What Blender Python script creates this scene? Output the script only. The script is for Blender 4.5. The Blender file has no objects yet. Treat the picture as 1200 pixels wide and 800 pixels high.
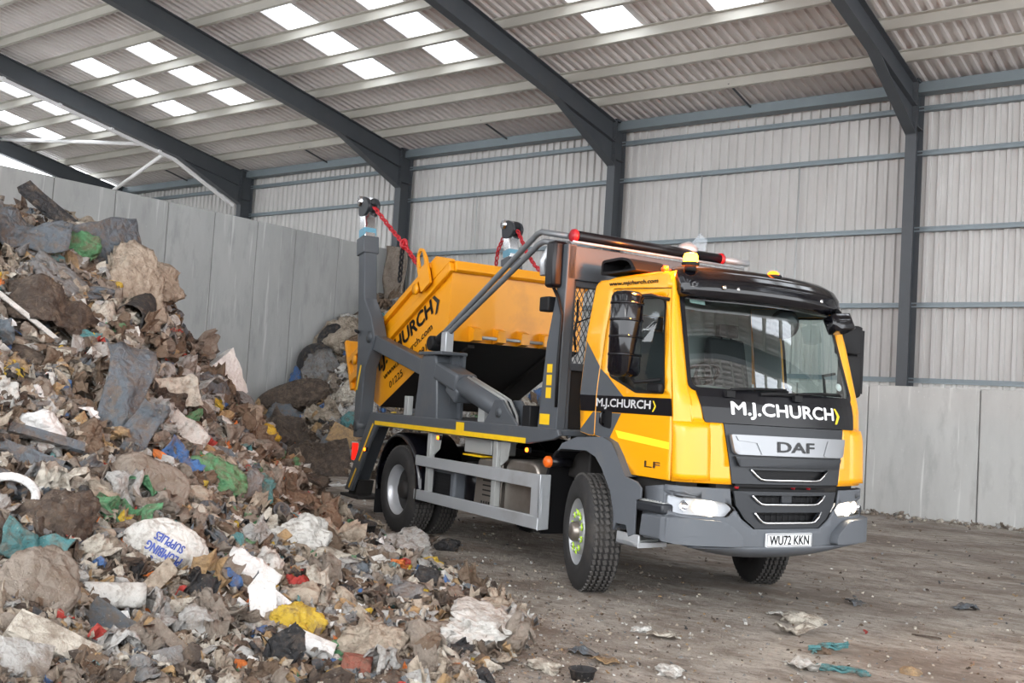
import bpy, bmesh, math, random
import numpy as np
from mathutils import Vector, Matrix, noise
from mathutils.geometry import tessellate_polygon
random.seed(7)
SC = bpy.context.scene
COL = SC.collection
R = math.radians

# ------------------------------------------------------------------ materials
def nmat(name):
    m = bpy.data.materials.new(name); m.use_nodes = True
    nt = m.node_tree; b = nt.nodes['Principled BSDF']
    return m, nt, b
def mat(name, col, rough=.5, metal=0., coat=0., var=0., vscale=3., dirt=0., dcol=(.12, .09, .065), bump=0., bscale=40., rvar=0., spec=None, dscale=1.4, island=False):
    """colour with soft variation, brown dust patches and fine bump"""
    m, nt, b = nmat(name); N = nt.nodes.new; L = nt.links.new
    b.inputs['Roughness'].default_value = rough; b.inputs['Metallic'].default_value = metal
    b.inputs['Coat Weight'].default_value = coat; b.inputs['Coat Roughness'].default_value = .05
    if spec is not None: b.inputs['Specular IOR Level'].default_value = spec
    b.inputs['Base Color'].default_value = (*col, 1)
    tc = N('ShaderNodeTexCoord'); src = None
    if var or dirt:
        mp = N('ShaderNodeMapping'); L(tc.outputs['Object'], mp.inputs[0])
        n1 = N('ShaderNodeTexNoise'); n1.inputs['Scale'].default_value = vscale; n1.inputs['Detail'].default_value = 6
        L(mp.outputs[0], n1.inputs[0])
        mx = N('ShaderNodeMix'); mx.data_type = 'RGBA'
        mx.inputs[6].default_value = (*[c * (1 - var) for c in col], 1); mx.inputs[7].default_value = (*[min(1, c * (1 + var)) for c in col], 1)
        L(n1.outputs[0], mx.inputs[0]); src = mx.outputs[2]
    if dirt:
        n2 = N('ShaderNodeTexNoise'); n2.inputs['Scale'].default_value = dscale; n2.inputs['Detail'].default_value = 9; n2.inputs['Roughness'].default_value = .65
        L(mp.outputs[0], n2.inputs[0])
        rp = N('ShaderNodeValToRGB'); rp.color_ramp.elements[0].position = .62 - dirt * .35; rp.color_ramp.elements[1].position = .78 - dirt * .2
        L(n2.outputs[0], rp.inputs[0])
        mm = N('ShaderNodeMath'); mm.operation = 'MULTIPLY'; mm.inputs[1].default_value = min(1, .35 + dirt * .6); L(rp.outputs[0], mm.inputs[0])
        m2 = N('ShaderNodeMix'); m2.data_type = 'RGBA'; L(mm.outputs[0], m2.inputs[0]); L(src, m2.inputs[6]); m2.inputs[7].default_value = (*dcol, 1)
        src = m2.outputs[2]
    if src: L(src, b.inputs['Base Color'])
    if bump:
        n3 = N('ShaderNodeTexNoise'); n3.inputs['Scale'].default_value = bscale; n3.inputs['Detail'].default_value = 5; L(tc.outputs['Object'], n3.inputs[0])
        bp = N('ShaderNodeBump'); bp.inputs['Strength'].default_value = bump; bp.inputs['Distance'].default_value = .02; L(n3.outputs[0], bp.inputs['Height'])
        L(bp.outputs[0], b.inputs['Normal'])
    return m
def emis(name, col, st, base=None):
    m, nt, b = nmat(name); b.inputs['Base Color'].default_value = (*(base or col), 1)
    b.inputs['Emission Color'].default_value = (*col, 1); b.inputs['Emission Strength'].default_value = st
    return m
def glass(name, tint, ior=1.5, boost=0.0):
    m, nt, b = nmat(name); N = nt.nodes.new; L = nt.links.new
    out = nt.nodes['Material Output']; nt.nodes.remove(b)
    t = N('ShaderNodeBsdfTransparent'); t.inputs[0].default_value = (*tint, 1)
    g = N('ShaderNodeBsdfGlossy'); g.inputs['Roughness'].default_value = .01; g.inputs[0].default_value = (1, 1, 1, 1)
    f = N('ShaderNodeLayerWeight'); f.inputs[0].default_value = .5
    pw = N('ShaderNodeMath'); pw.operation = 'POWER'; pw.inputs[1].default_value = 4; L(f.outputs['Facing'], pw.inputs[0])
    a = N('ShaderNodeMath'); a.operation = 'MULTIPLY_ADD'; a.inputs[1].default_value = .85; a.inputs[2].default_value = boost; L(pw.outputs[0], a.inputs[0]); a.use_clamp = True
    mx = N('ShaderNodeMixShader'); L(a.outputs[0], mx.inputs[0]); L(t.outputs[0], mx.inputs[1]); L(g.outputs[0], mx.inputs[2]); L(mx.outputs[0], out.inputs[0])
    return m

M = {}
M['yellow'] = mat('cab_yellow', (.86, .36, .001), .32, coat=.30, var=.03)
M['skipyel'] = mat('skip_yellow', (.78, .31, .002), .42, coat=.15, var=.08, vscale=1.5, dirt=.16, dcol=(.42, .17, .02), bump=.08, bscale=3)
M['grey'] = mat('body_grey', (.070, .078, .088), .45, coat=.1, var=.10, dirt=.14, dcol=(.13, .12, .11))
M['bumper'] = mat('bumper_grey', (.098, .108, .122), .55, var=.06, dirt=.12, dcol=(.17, .155, .14))
M['dgrey'] = mat('grille_grey', (.018, .021, .026), .45, var=.05)
M['black'] = mat('gloss_black', (.004, .004, .006), .10, coat=0)
M['panelblack'] = mat('panel_black', (.005, .005, .007), .28, spec=.35)
M['matte'] = mat('matte_black', (.006, .006, .007), .6, spec=.3)
M['under'] = mat('underside_black', (.016, .014, .013), .7, dirt=.25, dcol=(.035, .026, .02))
M['tread'] = mat('tread_rubber', (.06, .056, .052), .8, var=.3, vscale=9)
M['rubber'] = mat('tyre_rubber', (.022, .021, .021), .75, var=.25, vscale=6, dirt=.30, dcol=(.075, .065, .055), bump=.15, bscale=60, dscale=3)
M['silver'] = mat('silver_paint', (.30, .31, .325), .36, metal=.5, var=.05)
M['alu'] = mat('aluminium', (.50, .52, .54), .42, metal=.5, var=.08, dirt=.18, dcol=(.28, .26, .24))
M['chrome'] = mat('chrome', (.85, .86, .88), .12, metal=1.)
M['armgrey'] = mat('arm_tube_grey', (.20, .21, .22), .38, metal=.4)
M['rim'] = mat('rim_silver', (.50, .51, .53), .38, metal=.5, dirt=.12, dcol=(.12, .1, .09), dscale=5)
M['zinc'] = mat('zinc', (.40, .41, .40), .5, metal=.35, var=.15, dirt=.2, dcol=(.2, .18, .16))
M['white'] = mat('white', (.8, .8, .8), .5)
M['letter'] = mat('letter_white', (.95, .95, .95), .45)
M['lblack'] = mat('letter_black', (.01, .01, .01), .6)
M['logoy'] = mat('logo_yellow', (.85, .62, .02), .4)
M['tapey'] = mat('tape_yellow', (.80, .50, .01), .4, var=.12, vscale=14)
M['flue'] = mat('reflector_yellow', (.95, .85, .03), .35, var=.05)
M['lime'] = mat('lime_plastic', (.55, .85, .05), .4)
M['red'] = mat('red_paint', (.42, .012, .02), .4, var=.1)
M['orange'] = mat('orange_plastic', (.75, .13, .01), .35)
M['amberglow'] = emis('amber_lamp_lit', (1, .26, .012), 26)
M['amberdim'] = emis('amber_marker_lit', (1, .14, .005), 5)
M['headlit'] = emis('headlamp_lit', (1, .86, .66), 9)
M['headlow'] = emis('headlamp_halo_lit', (1, .84, .64), 1.6)
M['lens'] = glass('lamp_lens', (.92, .93, .95), 1.45, .04)
M['glass'] = glass('cab_glass', (.80, .88, .86), 1.5, .05)
M['wsglass'] = glass('windscreen_glass', (.78, .87, .85), 1.5, .13)
M['plate'] = mat('number_plate', (.78, .80, .82), .4)
M['seat'] = mat('seat_cloth', (.022, .024, .027), .85)
M['trim'] = mat('cab_trim', (.20, .21, .21), .75)
M['dash'] = mat('dashboard', (.26, .285, .275), .7)
M['sticker'] = mat('pale_sticker', (.55, .70, .68), .5)
M['steel'] = mat('painted_steel', (.055, .062, .070), .5, var=.12, dirt=.1, dcol=(.1, .095, .09))
M['galv'] = mat('galvanised', (.48, .50, .50), .45, metal=.35, var=.14, vscale=2)
M['galvb'] = mat('galvanised_blue', (.20, .24, .26), .45, metal=.3, var=.12, vscale=2)
M['mudmetal'] = mat('tank_metal', (.30, .27, .24), .35, metal=.7, var=.2, dirt=.3, dcol=(.12, .09, .07))

# ------------------------------------------------------------------ mesh builder
class MB:
    def __init__(s): s.v = []; s.f = []; s.m = []; s.mi = 0; s.sm = []
    def add(s, vs, fs, smooth=False):
        o = len(s.v); s.v += [tuple(p) for p in vs]
        for f in fs: s.f.append([o + i for i in f]); s.m.append(s.mi); s.sm.append(smooth)
    def box(s, x0, x1, y0, y1, z0, z1):
        s.add([(x, y, z) for x in (x0, x1) for y in (y0, y1) for z in (z0, z1)],
              [(0, 1, 3, 2), (4, 6, 7, 5), (0, 4, 5, 1), (2, 3, 7, 6), (0, 2, 6, 4), (1, 5, 7, 3)])
    def cbox(s, c, d, mtx=None):
        vs = [Vector((x * d[0] / 2, y * d[1] / 2, z * d[2] / 2)) for x in (-1, 1) for y in (-1, 1) for z in (-1, 1)]
        if mtx: vs = [mtx @ v for v in vs]
        s.add([v + Vector(c) for v in vs], [(0, 1, 3, 2), (4, 6, 7, 5), (0, 4, 5, 1), (2, 3, 7, 6), (0, 2, 6, 4), (1, 5, 7, 3)])
    def prism(s, poly, ax, a, b):
        """poly: 2D points of the two other axes in order; extruded along axis ax from a to b"""
        n = len(poly)
        def P(q, c):
            return (c, q[0], q[1]) if ax == 0 else (q[0], c, q[1]) if ax == 1 else (q[0], q[1], c)
        s.add([P(q, a) for q in poly] + [P(q, b) for q in poly],
              [list(range(n)), list(range(2 * n - 1, n - 1, -1))] + [(i, i + n, (i + 1) % n + n, (i + 1) % n) for i in range(n)])
    def beam(s, p0, p1, w, h, up=(0, 0, 1)):
        p0, p1 = Vector(p0), Vector(p1); d = (p1 - p0).normalized(); sd = d.cross(Vector(up)).normalized(); u = sd.cross(d)
        vs = [p + sd * a * w / 2 + u * b * h / 2 for p in (p0, p1) for a, b in ((-1, -1), (1, -1), (1, 1), (-1, 1))]
        s.add(vs, [(3, 2, 1, 0), (4, 5, 6, 7)] + [(i, (i + 1) % 4, (i + 1) % 4 + 4, i + 4) for i in range(4)])
    def tube(s, pts, r, n=10, caps=True):
        pts = [Vector(p) for p in pts]; rs = r if isinstance(r, (list, tuple)) else [r] * len(pts)
        rings = []; prev = None
        for i, p in enumerate(pts):
            d = (pts[min(i + 1, len(pts) - 1)] - pts[max(i - 1, 0)]).normalized()
            if prev is None:
                a = Vector((0, 0, 1)) if abs(d.z) < .9 else Vector((1, 0, 0)); u = d.cross(a).normalized()
            else: u = (prev - d * prev.dot(d)).normalized()
            prev = u; w = d.cross(u)
            rings += [p + (u * math.cos(2 * math.pi * k / n) + w * math.sin(2 * math.pi * k / n)) * rs[i] for k in range(n)]
        fs = [(i * n + k, i * n + (k + 1) % n, (i + 1) * n + (k + 1) % n, (i + 1) * n + k) for i in range(len(pts) - 1) for k in range(n)]
        s.add(rings, fs, True)
        if caps:
            s.add(rings[:n], [list(range(n - 1, -1, -1))]); s.add(rings[-n:], [list(range(n))])
    def lathe(s, prof, o=(0, 0, 0), ax=(0, 1, 0), n=32, smooth=True, close=False):
        ax = Vector(ax).normalized(); a = Vector((0, 0, 1)) if abs(ax.z) < .9 else Vector((1, 0, 0)); u = ax.cross(a).normalized(); w = ax.cross(u); o = Vector(o)
        vs = [o + ax * h + (u * math.cos(2 * math.pi * k / n) + w * math.sin(2 * math.pi * k / n)) * r for r, h in prof for k in range(n)]
        m = len(prof); fs = [(i * n + k, i * n + (k + 1) % n, (i + 1) % m * n + (k + 1) % n, (i + 1) % m * n + k) for i in range(m if close else m - 1) for k in range(n)]
        s.add(vs, fs, smooth)
    def grid(s, fn, nu, nv, smooth=True):
        vs = [fn(i / nu, j / nv) for j in range(nv + 1) for i in range(nu + 1)]
        s.add(vs, [(j * (nu + 1) + i, j * (nu + 1) + i + 1, (j + 1) * (nu + 1) + i + 1, (j + 1) * (nu + 1) + i) for j in range(nv) for i in range(nu)], smooth)
    def torus(s, c, r, t, ax, n=14, k=6, sx=1., rot=None):
        ax = Vector(ax).normalized(); a = Vector((0, 0, 1)) if abs(ax.z) < .9 else Vector((1, 0, 0)); u = ax.cross(a).normalized(); w = ax.cross(u)
        if rot: u, w = rot
        c = Vector(c); vs = []
        for i in range(n):
            A = 2 * math.pi * i / n; d = u * math.cos(A) * sx + w * math.sin(A); dn = (u * math.cos(A) + w * math.sin(A))
            for j in range(k):
                B = 2 * math.pi * j / k; vs.append(c + d * r + dn * t * math.cos(B) + ax * t * math.sin(B))
        s.add(vs, [(i * k + j, (i + 1) % n * k + j, (i + 1) % n * k + (j + 1) % k, i * k + (j + 1) % k) for i in range(n) for j in range(k)], True)
    def build(s, name, mats, parent=None, bevel=0, label=None, solid=0, sub=0, fixn=True, seg=2):
        me = bpy.data.meshes.new(name); me.from_pydata(s.v, [], s.f)
        if not isinstance(mats, (list, tuple)): mats = [mats]
        for m in mats: me.materials.append(M[m] if isinstance(m, str) else m)
        me.polygons.foreach_set('material_index', s.m); me.polygons.foreach_set('use_smooth', s.sm)
        if fixn:
            bm = bmesh.new(); bm.from_mesh(me)
            bmesh.ops.remove_doubles(bm, verts=bm.verts, dist=1e-5)
            bmesh.ops.recalc_face_normals(bm, faces=bm.faces); bm.to_mesh(me); bm.free()
        me.update()
        o = bpy.data.objects.new(name, me); COL.objects.link(o)
        if parent: o.parent = parent
        if solid: q = o.modifiers.new('solid', 'SOLIDIFY'); q.thickness = solid; q.offset = 0
        if bevel:
            q = o.modifiers.new('bevel', 'BEVEL'); q.width = bevel; q.segments = seg; q.limit_method = 'ANGLE'; q.angle_limit = R(35); q.harden_normals = False
            for pl in me.polygons: pl.use_smooth = True
            try: me.set_sharp_from_angle(angle=R(40))
            except Exception: pass
        if sub: q = o.modifiers.new('sub', 'SUBSURF'); q.levels = sub; q.render_levels = sub
        if label: o['label'] = label
        return o
def empty(name, loc=(0, 0, 0), rz=0, label=None, cat=None, group=None):
    o = bpy.data.objects.new(name, None); COL.objects.link(o); o.location = loc; o.rotation_euler = (0, 0, rz)
    return tag(o, label, cat, group) if label else o
def tag(o, label, cat, group=None, kind=None):
    o['label'] = label; o['category'] = cat
    if group: o['group'] = group
    if kind: o['kind'] = kind
    return o
def struct(o, label=None):
    o['kind'] = 'structure'
    if label: o['label'] = label
    return o
def panel_mb(outer, holes, fn, step=.12, mb=None):
    """flat 2D outline (with holes), cut into a grid and laid on the surface fn(a, b)"""
    loops = [[Vector((a, b, 0)) for a, b in lp] for lp in [outer] + list(holes)]
    flat = [p for lp in loops for p in lp]
    tris = tessellate_polygon(loops)
    bm = bmesh.new(); vs = [bm.verts.new(p) for p in flat]
    for t in tris:
        try: bm.faces.new([vs[i] for i in t])
        except ValueError: pass
    return _cutmap(bm, fn, step, mb)
def _cutmap(bm, fn, step, mb=None):
    xs = [v.co.x for v in bm.verts]; ys = [v.co.y for v in bm.verts]
    for ax, lo, hi in ((0, min(xs), max(xs)), (1, min(ys), max(ys))):
        k = math.ceil(lo / step)
        while k * step < hi:
            pc = [0, 0, 0]; pc[ax] = k * step; pn = [0, 0, 0]; pn[ax] = 1
            bmesh.ops.bisect_plane(bm, geom=bm.verts[:] + bm.edges[:] + bm.faces[:], plane_co=pc, plane_no=pn, dist=1e-6); k += 1
    bm.verts.ensure_lookup_table(); bm.verts.index_update()
    mb = mb or MB()
    mb.add([fn(v.co.x, v.co.y) for v in bm.verts], [[v.index for v in f.verts] for f in bm.faces])
    bm.free(); return mb
def rounded(poly, r, n=4):
    out = []; N_ = len(poly)
    for i in range(N_):
        p = Vector(poly[i]); a = Vector(poly[i - 1]); b = Vector(poly[(i + 1) % N_])
        ri = r[i] if isinstance(r, (list, tuple)) else r
        ra = min(ri, (a - p).length * .45, (b - p).length * .45)
        p0 = p + (a - p).normalized() * ra; p1 = p + (b - p).normalized() * ra
        for k in range(n + 1):
            t = k / n; out.append(tuple(p0 * (1 - t) ** 2 + p * 2 * t * (1 - t) + p1 * t * t))
    return out
_dg = None
def text_mb(body, fn, w, h, bold=.02, step=.1, mb=None, sx=None):
    """letters stretched to w x h, laid on surface fn(a, b)"""
    cu = bpy.data.curves.new('letters', 'FONT'); cu.body = body; cu.offset = 0; cu.resolution_u = 3; cu.size = 1
    o = bpy.data.objects.new('letters', cu); COL.objects.link(o)
    dg = bpy.context.evaluated_depsgraph_get(); me = bpy.data.meshes.new_from_object(o.evaluated_get(dg))
    bpy.data.objects.remove(o); bpy.data.curves.remove(cu)
    co = [v.co for v in me.vertices]; x0 = min(c.x for c in co); x1 = max(c.x for c in co); y0 = min(c.y for c in co); y1 = max(c.y for c in co)
    bm = bmesh.new(); bm.from_mesh(me); bmesh.ops.triangulate(bm, faces=bm.faces[:], ngon_method='EAR_CLIP')
    for v in bm.verts: v.co = Vector(((v.co.x - x0) / (x1 - x0) * w, (v.co.y - y0) / (y1 - y0) * h, 0))
    bpy.data.meshes.remove(me)
    mb = mb or MB(); k = max(0., (bold - .006)) * h * 1.75
    if k:
        for dx, dy in ((-k, 0), (k, 0), (0, k * .7), (0, -k * .7), (-k * .6, -k * .5), (k * .6, k * .5)):
            _cutmap(bm.copy(), lambda a, b_, dx=dx, dy=dy: fn(a + dx, b_ + dy), step, mb)
    return _cutmap(bm, fn, step, mb)
def copy_thing(o, parent=None):
    c = o.copy(); COL.objects.link(c); c.parent = parent
    for ch in list(o.children): copy_thing(ch, c)
    return c
# ================================================================== SETTING
X0, BAY, D = -26.062, 6.57, 20.164
def roofz(y): return 8.16 + (20.1 - y) * .178          # underside of the roof sheets
YR = 4.0                                                # ridge line
# floor
m, nt, b = nmat('dirty_floor'); N = nt.nodes.new; L = nt.links.new
tc = N('ShaderNodeTexCoord'); mp = N('ShaderNodeMapping'); mp.inputs['Rotation'].default_value = (0, 0, R(-22)); mp.inputs['Scale'].default_value = (.62, 1.15, 1); L(tc.outputs['Object'], mp.inputs[0])
def nz(sc, det=8, ro=.6, src=None):
    n = N('ShaderNodeTexNoise'); n.inputs['Scale'].default_value = sc; n.inputs['Detail'].default_value = det; n.inputs['Roughness'].default_value = ro; L((src or mp).outputs[0 if src is None else 'Object'], n.inputs[0]); return n
def ramp(src, p0, c0, p1, c1):
    r = N('ShaderNodeValToRGB'); r.color_ramp.elements[0].position = p0; r.color_ramp.elements[1].position = p1
    r.color_ramp.elements[0].color = (*c0, 1) if len(c0) == 3 else c0; r.color_ramp.elements[1].color = (*c1, 1) if len(c1) == 3 else c1; L(src, r.inputs[0]); return r
def mixc(fac, a, bcol):
    x = N('ShaderNodeMix'); x.data_type = 'RGBA'; L(fac, x.inputs[0])
    for i, q in ((6, a), (7, bcol)):
        if isinstance(q, tuple): x.inputs[i].default_value = (*q, 1)
        else: L(q, x.inputs[i])
    return x.outputs[2]
n1 = nz(.50, 8, .68); n2 = nz(1.7, 12, .78); n3 = nz(7, 10, .75); n4 = nz(60, 6, .7, tc)
c = mixc(ramp(n2.outputs[0], .38, (0, 0, 0), .60, (1, 1, 1)).outputs[0], (.27, .21, .165), (.60, .545, .48))
c = mixc(ramp(n1.outputs[0], .48, (0, 0, 0), .64, (.85, .85, .85)).outputs[0], c, (.165, .115, .082))
c = mixc(ramp(n3.outputs[0], .50, (0, 0, 0), .66, (.8, .8, .8)).outputs[0], c, (.15, .115, .09))
n5 = nz(28, 8, .8)
c = mixc(ramp(n5.outputs[0], .54, (0, 0, 0), .62, (.6, .6, .6)).outputs[0], c, (.20, .155, .12))
c = mixc(ramp(n4.outputs[0], .60, (0, 0, 0), .72, (.55, .55, .55)).outputs[0], c, (.62, .58, .53))
L(c, b.inputs['Base Color'])
L(ramp(n1.outputs[0], .5, (.85, .85, .85), .72, (.42, .42, .42)).outputs[0], b.inputs['Roughness'])
ad = N('ShaderNodeMath'); ad.operation = 'MULTIPLY_ADD'; L(n3.outputs[0], ad.inputs[0]); ad.inputs[1].default_value = 1.6; L(n4.outputs[0], ad.inputs[2])
bp = N('ShaderNodeBump'); bp.inputs['Strength'].default_value = .9; bp.inputs['Distance'].default_value = .05; L(ad.outputs[0], bp.inputs['Height']); L(bp.outputs[0], b.inputs['Normal'])
M['floor'] = m
mb = MB(); mb.box(-34, 16, -16, 21.5, -.3, 0); struct(mb.build('floor', 'floor'))

# concrete
def concrete(name, base, jointaxis):
    m, nt, b = nmat(name); N = nt.nodes.new; L = nt.links.new
    tc = N('ShaderNodeTexCoord'); mp = N('ShaderNodeMapping'); mp.inputs['Scale'].default_value = (1, 1, .28); L(tc.outputs['Object'], mp.inputs[0])
    def nn(sc, det=8, src=mp):
        n = N('ShaderNodeTexNoise'); n.inputs['Scale'].default_value = sc; n.inputs['Detail'].default_value = det; n.inputs['Roughness'].default_value = .65; L(src.outputs[0] if src is mp else tc.outputs['Object'], n.inputs[0]); return n
    def rr(s, a, bb, top=1.):
        r = N('ShaderNodeValToRGB'); r.color_ramp.elements[0].position = a; r.color_ramp.elements[1].position = bb; r.color_ramp.elements[1].color = (top, top, top, 1); L(s, r.inputs[0]); return r.outputs[0]
    def mx(f, a, c):
        x = N('ShaderNodeMix'); x.data_type = 'RGBA'; L(f, x.inputs[0])
        if isinstance(a, tuple): x.inputs[6].default_value = (*a, 1)
        else: L(a, x.inputs[6])
        x.inputs[7].default_value = (*c, 1); return x.outputs[2]
    a = nn(.9); bb = nn(4, 10); d = nn(22, 6, tc)
    c = mx(rr(a.outputs[0], .3, .7), tuple(x * .80 for x in base), tuple(x * 1.08 for x in base))
    c = mx(rr(bb.outputs[0], .52, .72, .7), c, tuple(x * .66 for x in base))
    c = mx(rr(d.outputs[0], .64, .72, .45), c, tuple(x * 1.35 for x in base))
    st = N('ShaderNodeMapping'); st.inputs['Scale'].default_value = (7, 7, .35); L(tc.outputs['Object'], st.inputs[0])
    sn = N('ShaderNodeTexNoise'); sn.inputs['Scale'].default_value = 1.3; sn.inputs['Detail'].default_value = 4; L(st.outputs[0], sn.inputs[0])
    c = mx(rr(sn.outputs[0], .62, .70, .65), c, tuple(min(1, x * 1.5) for x in base))
    L(c, b.inputs['Base Color']); b.inputs['Roughness'].default_value = .82
    bp = N('ShaderNodeBump'); bp.inputs['Strength'].default_value = .25; bp.inputs['Distance'].default_value = .01; L(bb.outputs[0], bp.inputs['Height']); L(bp.outputs[0], b.inputs['Normal'])
    return m
M['conc'] = concrete('grey_concrete', (.41, .412, .40), 1)
M['concr'] = concrete('pale_concrete', (.54, .54, .52), 0)
M['joint'] = mat('joint_sealant', (.20, .195, .185), .8)
# tall concrete partition on the left, precast panels
mb = MB(); ys = [-9.2, -7.3, -5.4, -3.5, -1.5, .45, 2.4, 4.3, 6.2, 7.5, 9.0, 10.62, 11.95, 13.2, 14.4, 15.6, 16.75, 18.15, 19.3, 20.1]
for a, c_ in zip(ys[:-1], ys[1:]): mb.box(-20.0, -19.70, a + .010, c_ - .010, 0, 5.45)
w = struct(mb.build('wall_left', 'conc', bevel=.012, seg=1))
mb = MB(); mb.box(-19.96, -19.72, ys[0], 20.1, 0, 5.42); mb.build('joint_filler', 'joint', w)
# low concrete wall along the back
mb = MB(); xs = [-19.7, -17.6, -15.6, -13.6, -11.6, -9.6, -8.2, -6.80, -4.84, -2.9, -.95, 1.0, 3.0, 5, 7, 9, 11, 13, 15.5]
for a, c_ in zip(xs[:-1], xs[1:]): mb.box(a + .010, c_ - .010, 19.70, 20.14, 0, 2.36)
w = struct(mb.build('wall_back', 'concr', bevel=.012, seg=1))
mb = MB(); mb.box(-19.6, 15.4, 19.73, 20.10, 0, 2.33); mb.build('joint_filler', 'joint', w)

# profiled sheet: trapezoid ribs
def sheet(mb, fn, a0, a1, pitch=.2, depth=.05):
    """fn(a, end, off) -> point; ribs run from end 0 to end 1"""
    n = int((a1 - a0) / pitch); prof = []
    for i in range(n):
        a = a0 + i * pitch
        prof += [(a, 0), (a + pitch * .52, 0), (a + pitch * .62, depth), (a + pitch * .90, depth)]
    prof.append((a0 + n * pitch, 0))
    vs = [fn(a, e, o) for e in (0, 1) for a, o in prof]; k = len(prof)
    mb.add(vs, [(i, i + 1, i + 1 + k, i + k) for i in range(k - 1)])
m, nt, b = nmat('wall_sheet'); N = nt.nodes.new; L = nt.links.new
tc = N('ShaderNodeTexCoord'); mp = N('ShaderNodeMapping'); mp.inputs['Scale'].default_value = (1.0, 1, .35); L(tc.outputs['Object'], mp.inputs[0])
n = N('ShaderNodeTexNoise'); n.inputs['Scale'].default_value = 1.6; n.inputs['Detail'].default_value = 9; n.inputs['Roughness'].default_value = .7; L(mp.outputs[0], n.inputs[0])
r = N('ShaderNodeValToRGB'); r.color_ramp.elements[0].position = .3; r.color_ramp.elements[1].position = .7
r.color_ramp.elements[0].color = (.45, .44, .425, 1); r.color_ramp.elements[1].color = (.55, .545, .53, 1); L(n.outputs[0], r.inputs[0]); L(r.outputs[0], b.inputs['Base Color']); b.inputs['Roughness'].default_value = .55
M['sheet'] = m
M['roofsheet'] = mat('roof_sheet', (.64, .615, .60), .55, var=.10, vscale=1.2)
mb = MB(); sheet(mb, lambda a, e, o: (a, D + .16 - o, 2.30 if e == 0 else 8.35), -33, 15.5)
struct(mb.build('wall_rear', 'sheet', solid=.004, fixn=False), 'pale grey profiled steel cladding above the low concrete wall')
# vertical lap flashings on the cladding
# gable at the far left
mb = MB(); sheet(mb, lambda a, e, o: (-33.0 + o, a, 0 if e == 0 else 7.85), 2, 20.2)
struct(mb.build('wall_far', 'sheet', solid=.004, fixn=False))
mb = MB(); sheet(mb, lambda a, e, o: (-33.0 + o, a, 8.45 if e == 0 else roofz(a) + .05), 2, 20.2)
struct(mb.build('trim_1', 'sheet', solid=.004, fixn=False))
# roof: sheets with openings for the rooflights
SKW = .84
skx = []
for x in (-30.9, -28.4, -24.4, -22.0, -17.1, -14.7, -10.7, -8.28, -4.1, -1.7, 2.9, 5.9, 8.45, 11.5): skx.append((x - SKW / 2, x + SKW / 2))
mb = MB(); YL = 16.68; YS = 13.22; Yd = 20.42
def rs(a0, a1, y0, y1):
    sheet(mb, lambda a, e, o: (a, y0 if e == 0 else y1, roofz(y0 if e == 0 else y1) + .03 - o), a0, a1)
cur = -33.0
for (a, c_) in skx:
    n_ = max(1, round((a - cur) / .2)); pt = (a - cur) / n_
    sheet(mb, lambda q, e, o: (q, YR if e == 0 else Yd, roofz(YR if e == 0 else Yd) + .03 - o), cur, cur + n_ * pt + 1e-6, pt)
    sheet(mb, lambda q, e, o: (q, YL if e == 0 else Yd, roofz(YL if e == 0 else Yd) + .03 - o), a, c_ + 1e-6, SKW / 4)
    sheet(mb, lambda q, e, o: (q, YR if e == 0 else YS, roofz(YR if e == 0 else YS) + .03 - o), a, c_ + 1e-6, SKW / 4)
    cur = c_
sheet(mb, lambda q, e, o: (q, YR if e == 0 else Yd, roofz(YR if e == 0 else Yd) + .03 - o), cur, 15.5)
# other slope beyond the ridge
def oz(y): return roofz(YR) + .03 - (YR - y) * .178
cur = -33.0; YA, YB = 1.2, -4.5
def osh(y0, y1, a, c_, pt): sheet(mb, lambda q, e, o: (q, y0 if e == 0 else y1, oz(y0 if e == 0 else y1) - o), a, c_ + 1e-6, pt)
for (a, c_) in skx:
    n_ = max(1, round((a - cur) / .2)); pt = (a - cur) / n_; osh(YR, -6, cur, a, pt); osh(YR, YA, a, c_, SKW / 4); osh(YB, -6, a, c_, SKW / 4); cur = c_
osh(YR, -6, cur, 15.5, .2)
struct(mb.build('ceiling', 'roofsheet', solid=.004, fixn=False))
m, nt, b = nmat('rooflight_sheet'); nt.nodes.remove(b); N = nt.nodes.new
t = N('ShaderNodeBsdfTranslucent'); t.inputs[0].default_value = (.92, .95, .97, 1); q = N('ShaderNodeBsdfTransparent'); q.inputs[0].default_value = (.95, .97, 1, 1)
x = N('ShaderNodeMixShader'); x.inputs[0].default_value = .6; nt.links.new(t.outputs[0], x.inputs[1]); nt.links.new(q.outputs[0], x.inputs[2]); nt.links.new(x.outputs[0], nt.nodes['Material Output'].inputs[0])
M['rooflight'] = m
for i, (a, c_) in enumerate(skx):
    mb = MB(); sheet(mb, lambda q, e, o: (q, YS if e == 0 else YL, roofz(YS if e == 0 else YL) + .03 - o), a, c_ + 1e-6, SKW / 4)
    struct(mb.build('window_%d' % (i + 1), 'rooflight', fixn=False))

for i, (a, c_) in enumerate(skx):
    mb = MB(); sheet(mb, lambda q, e, o: (q, YA if e == 0 else YB, oz(YA if e == 0 else YB) - o), a, c_ + 1e-6, SKW / 4)
    struct(mb.build('window_%d' % (i + 1 + len(skx)), 'rooflight', fixn=False))

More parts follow.
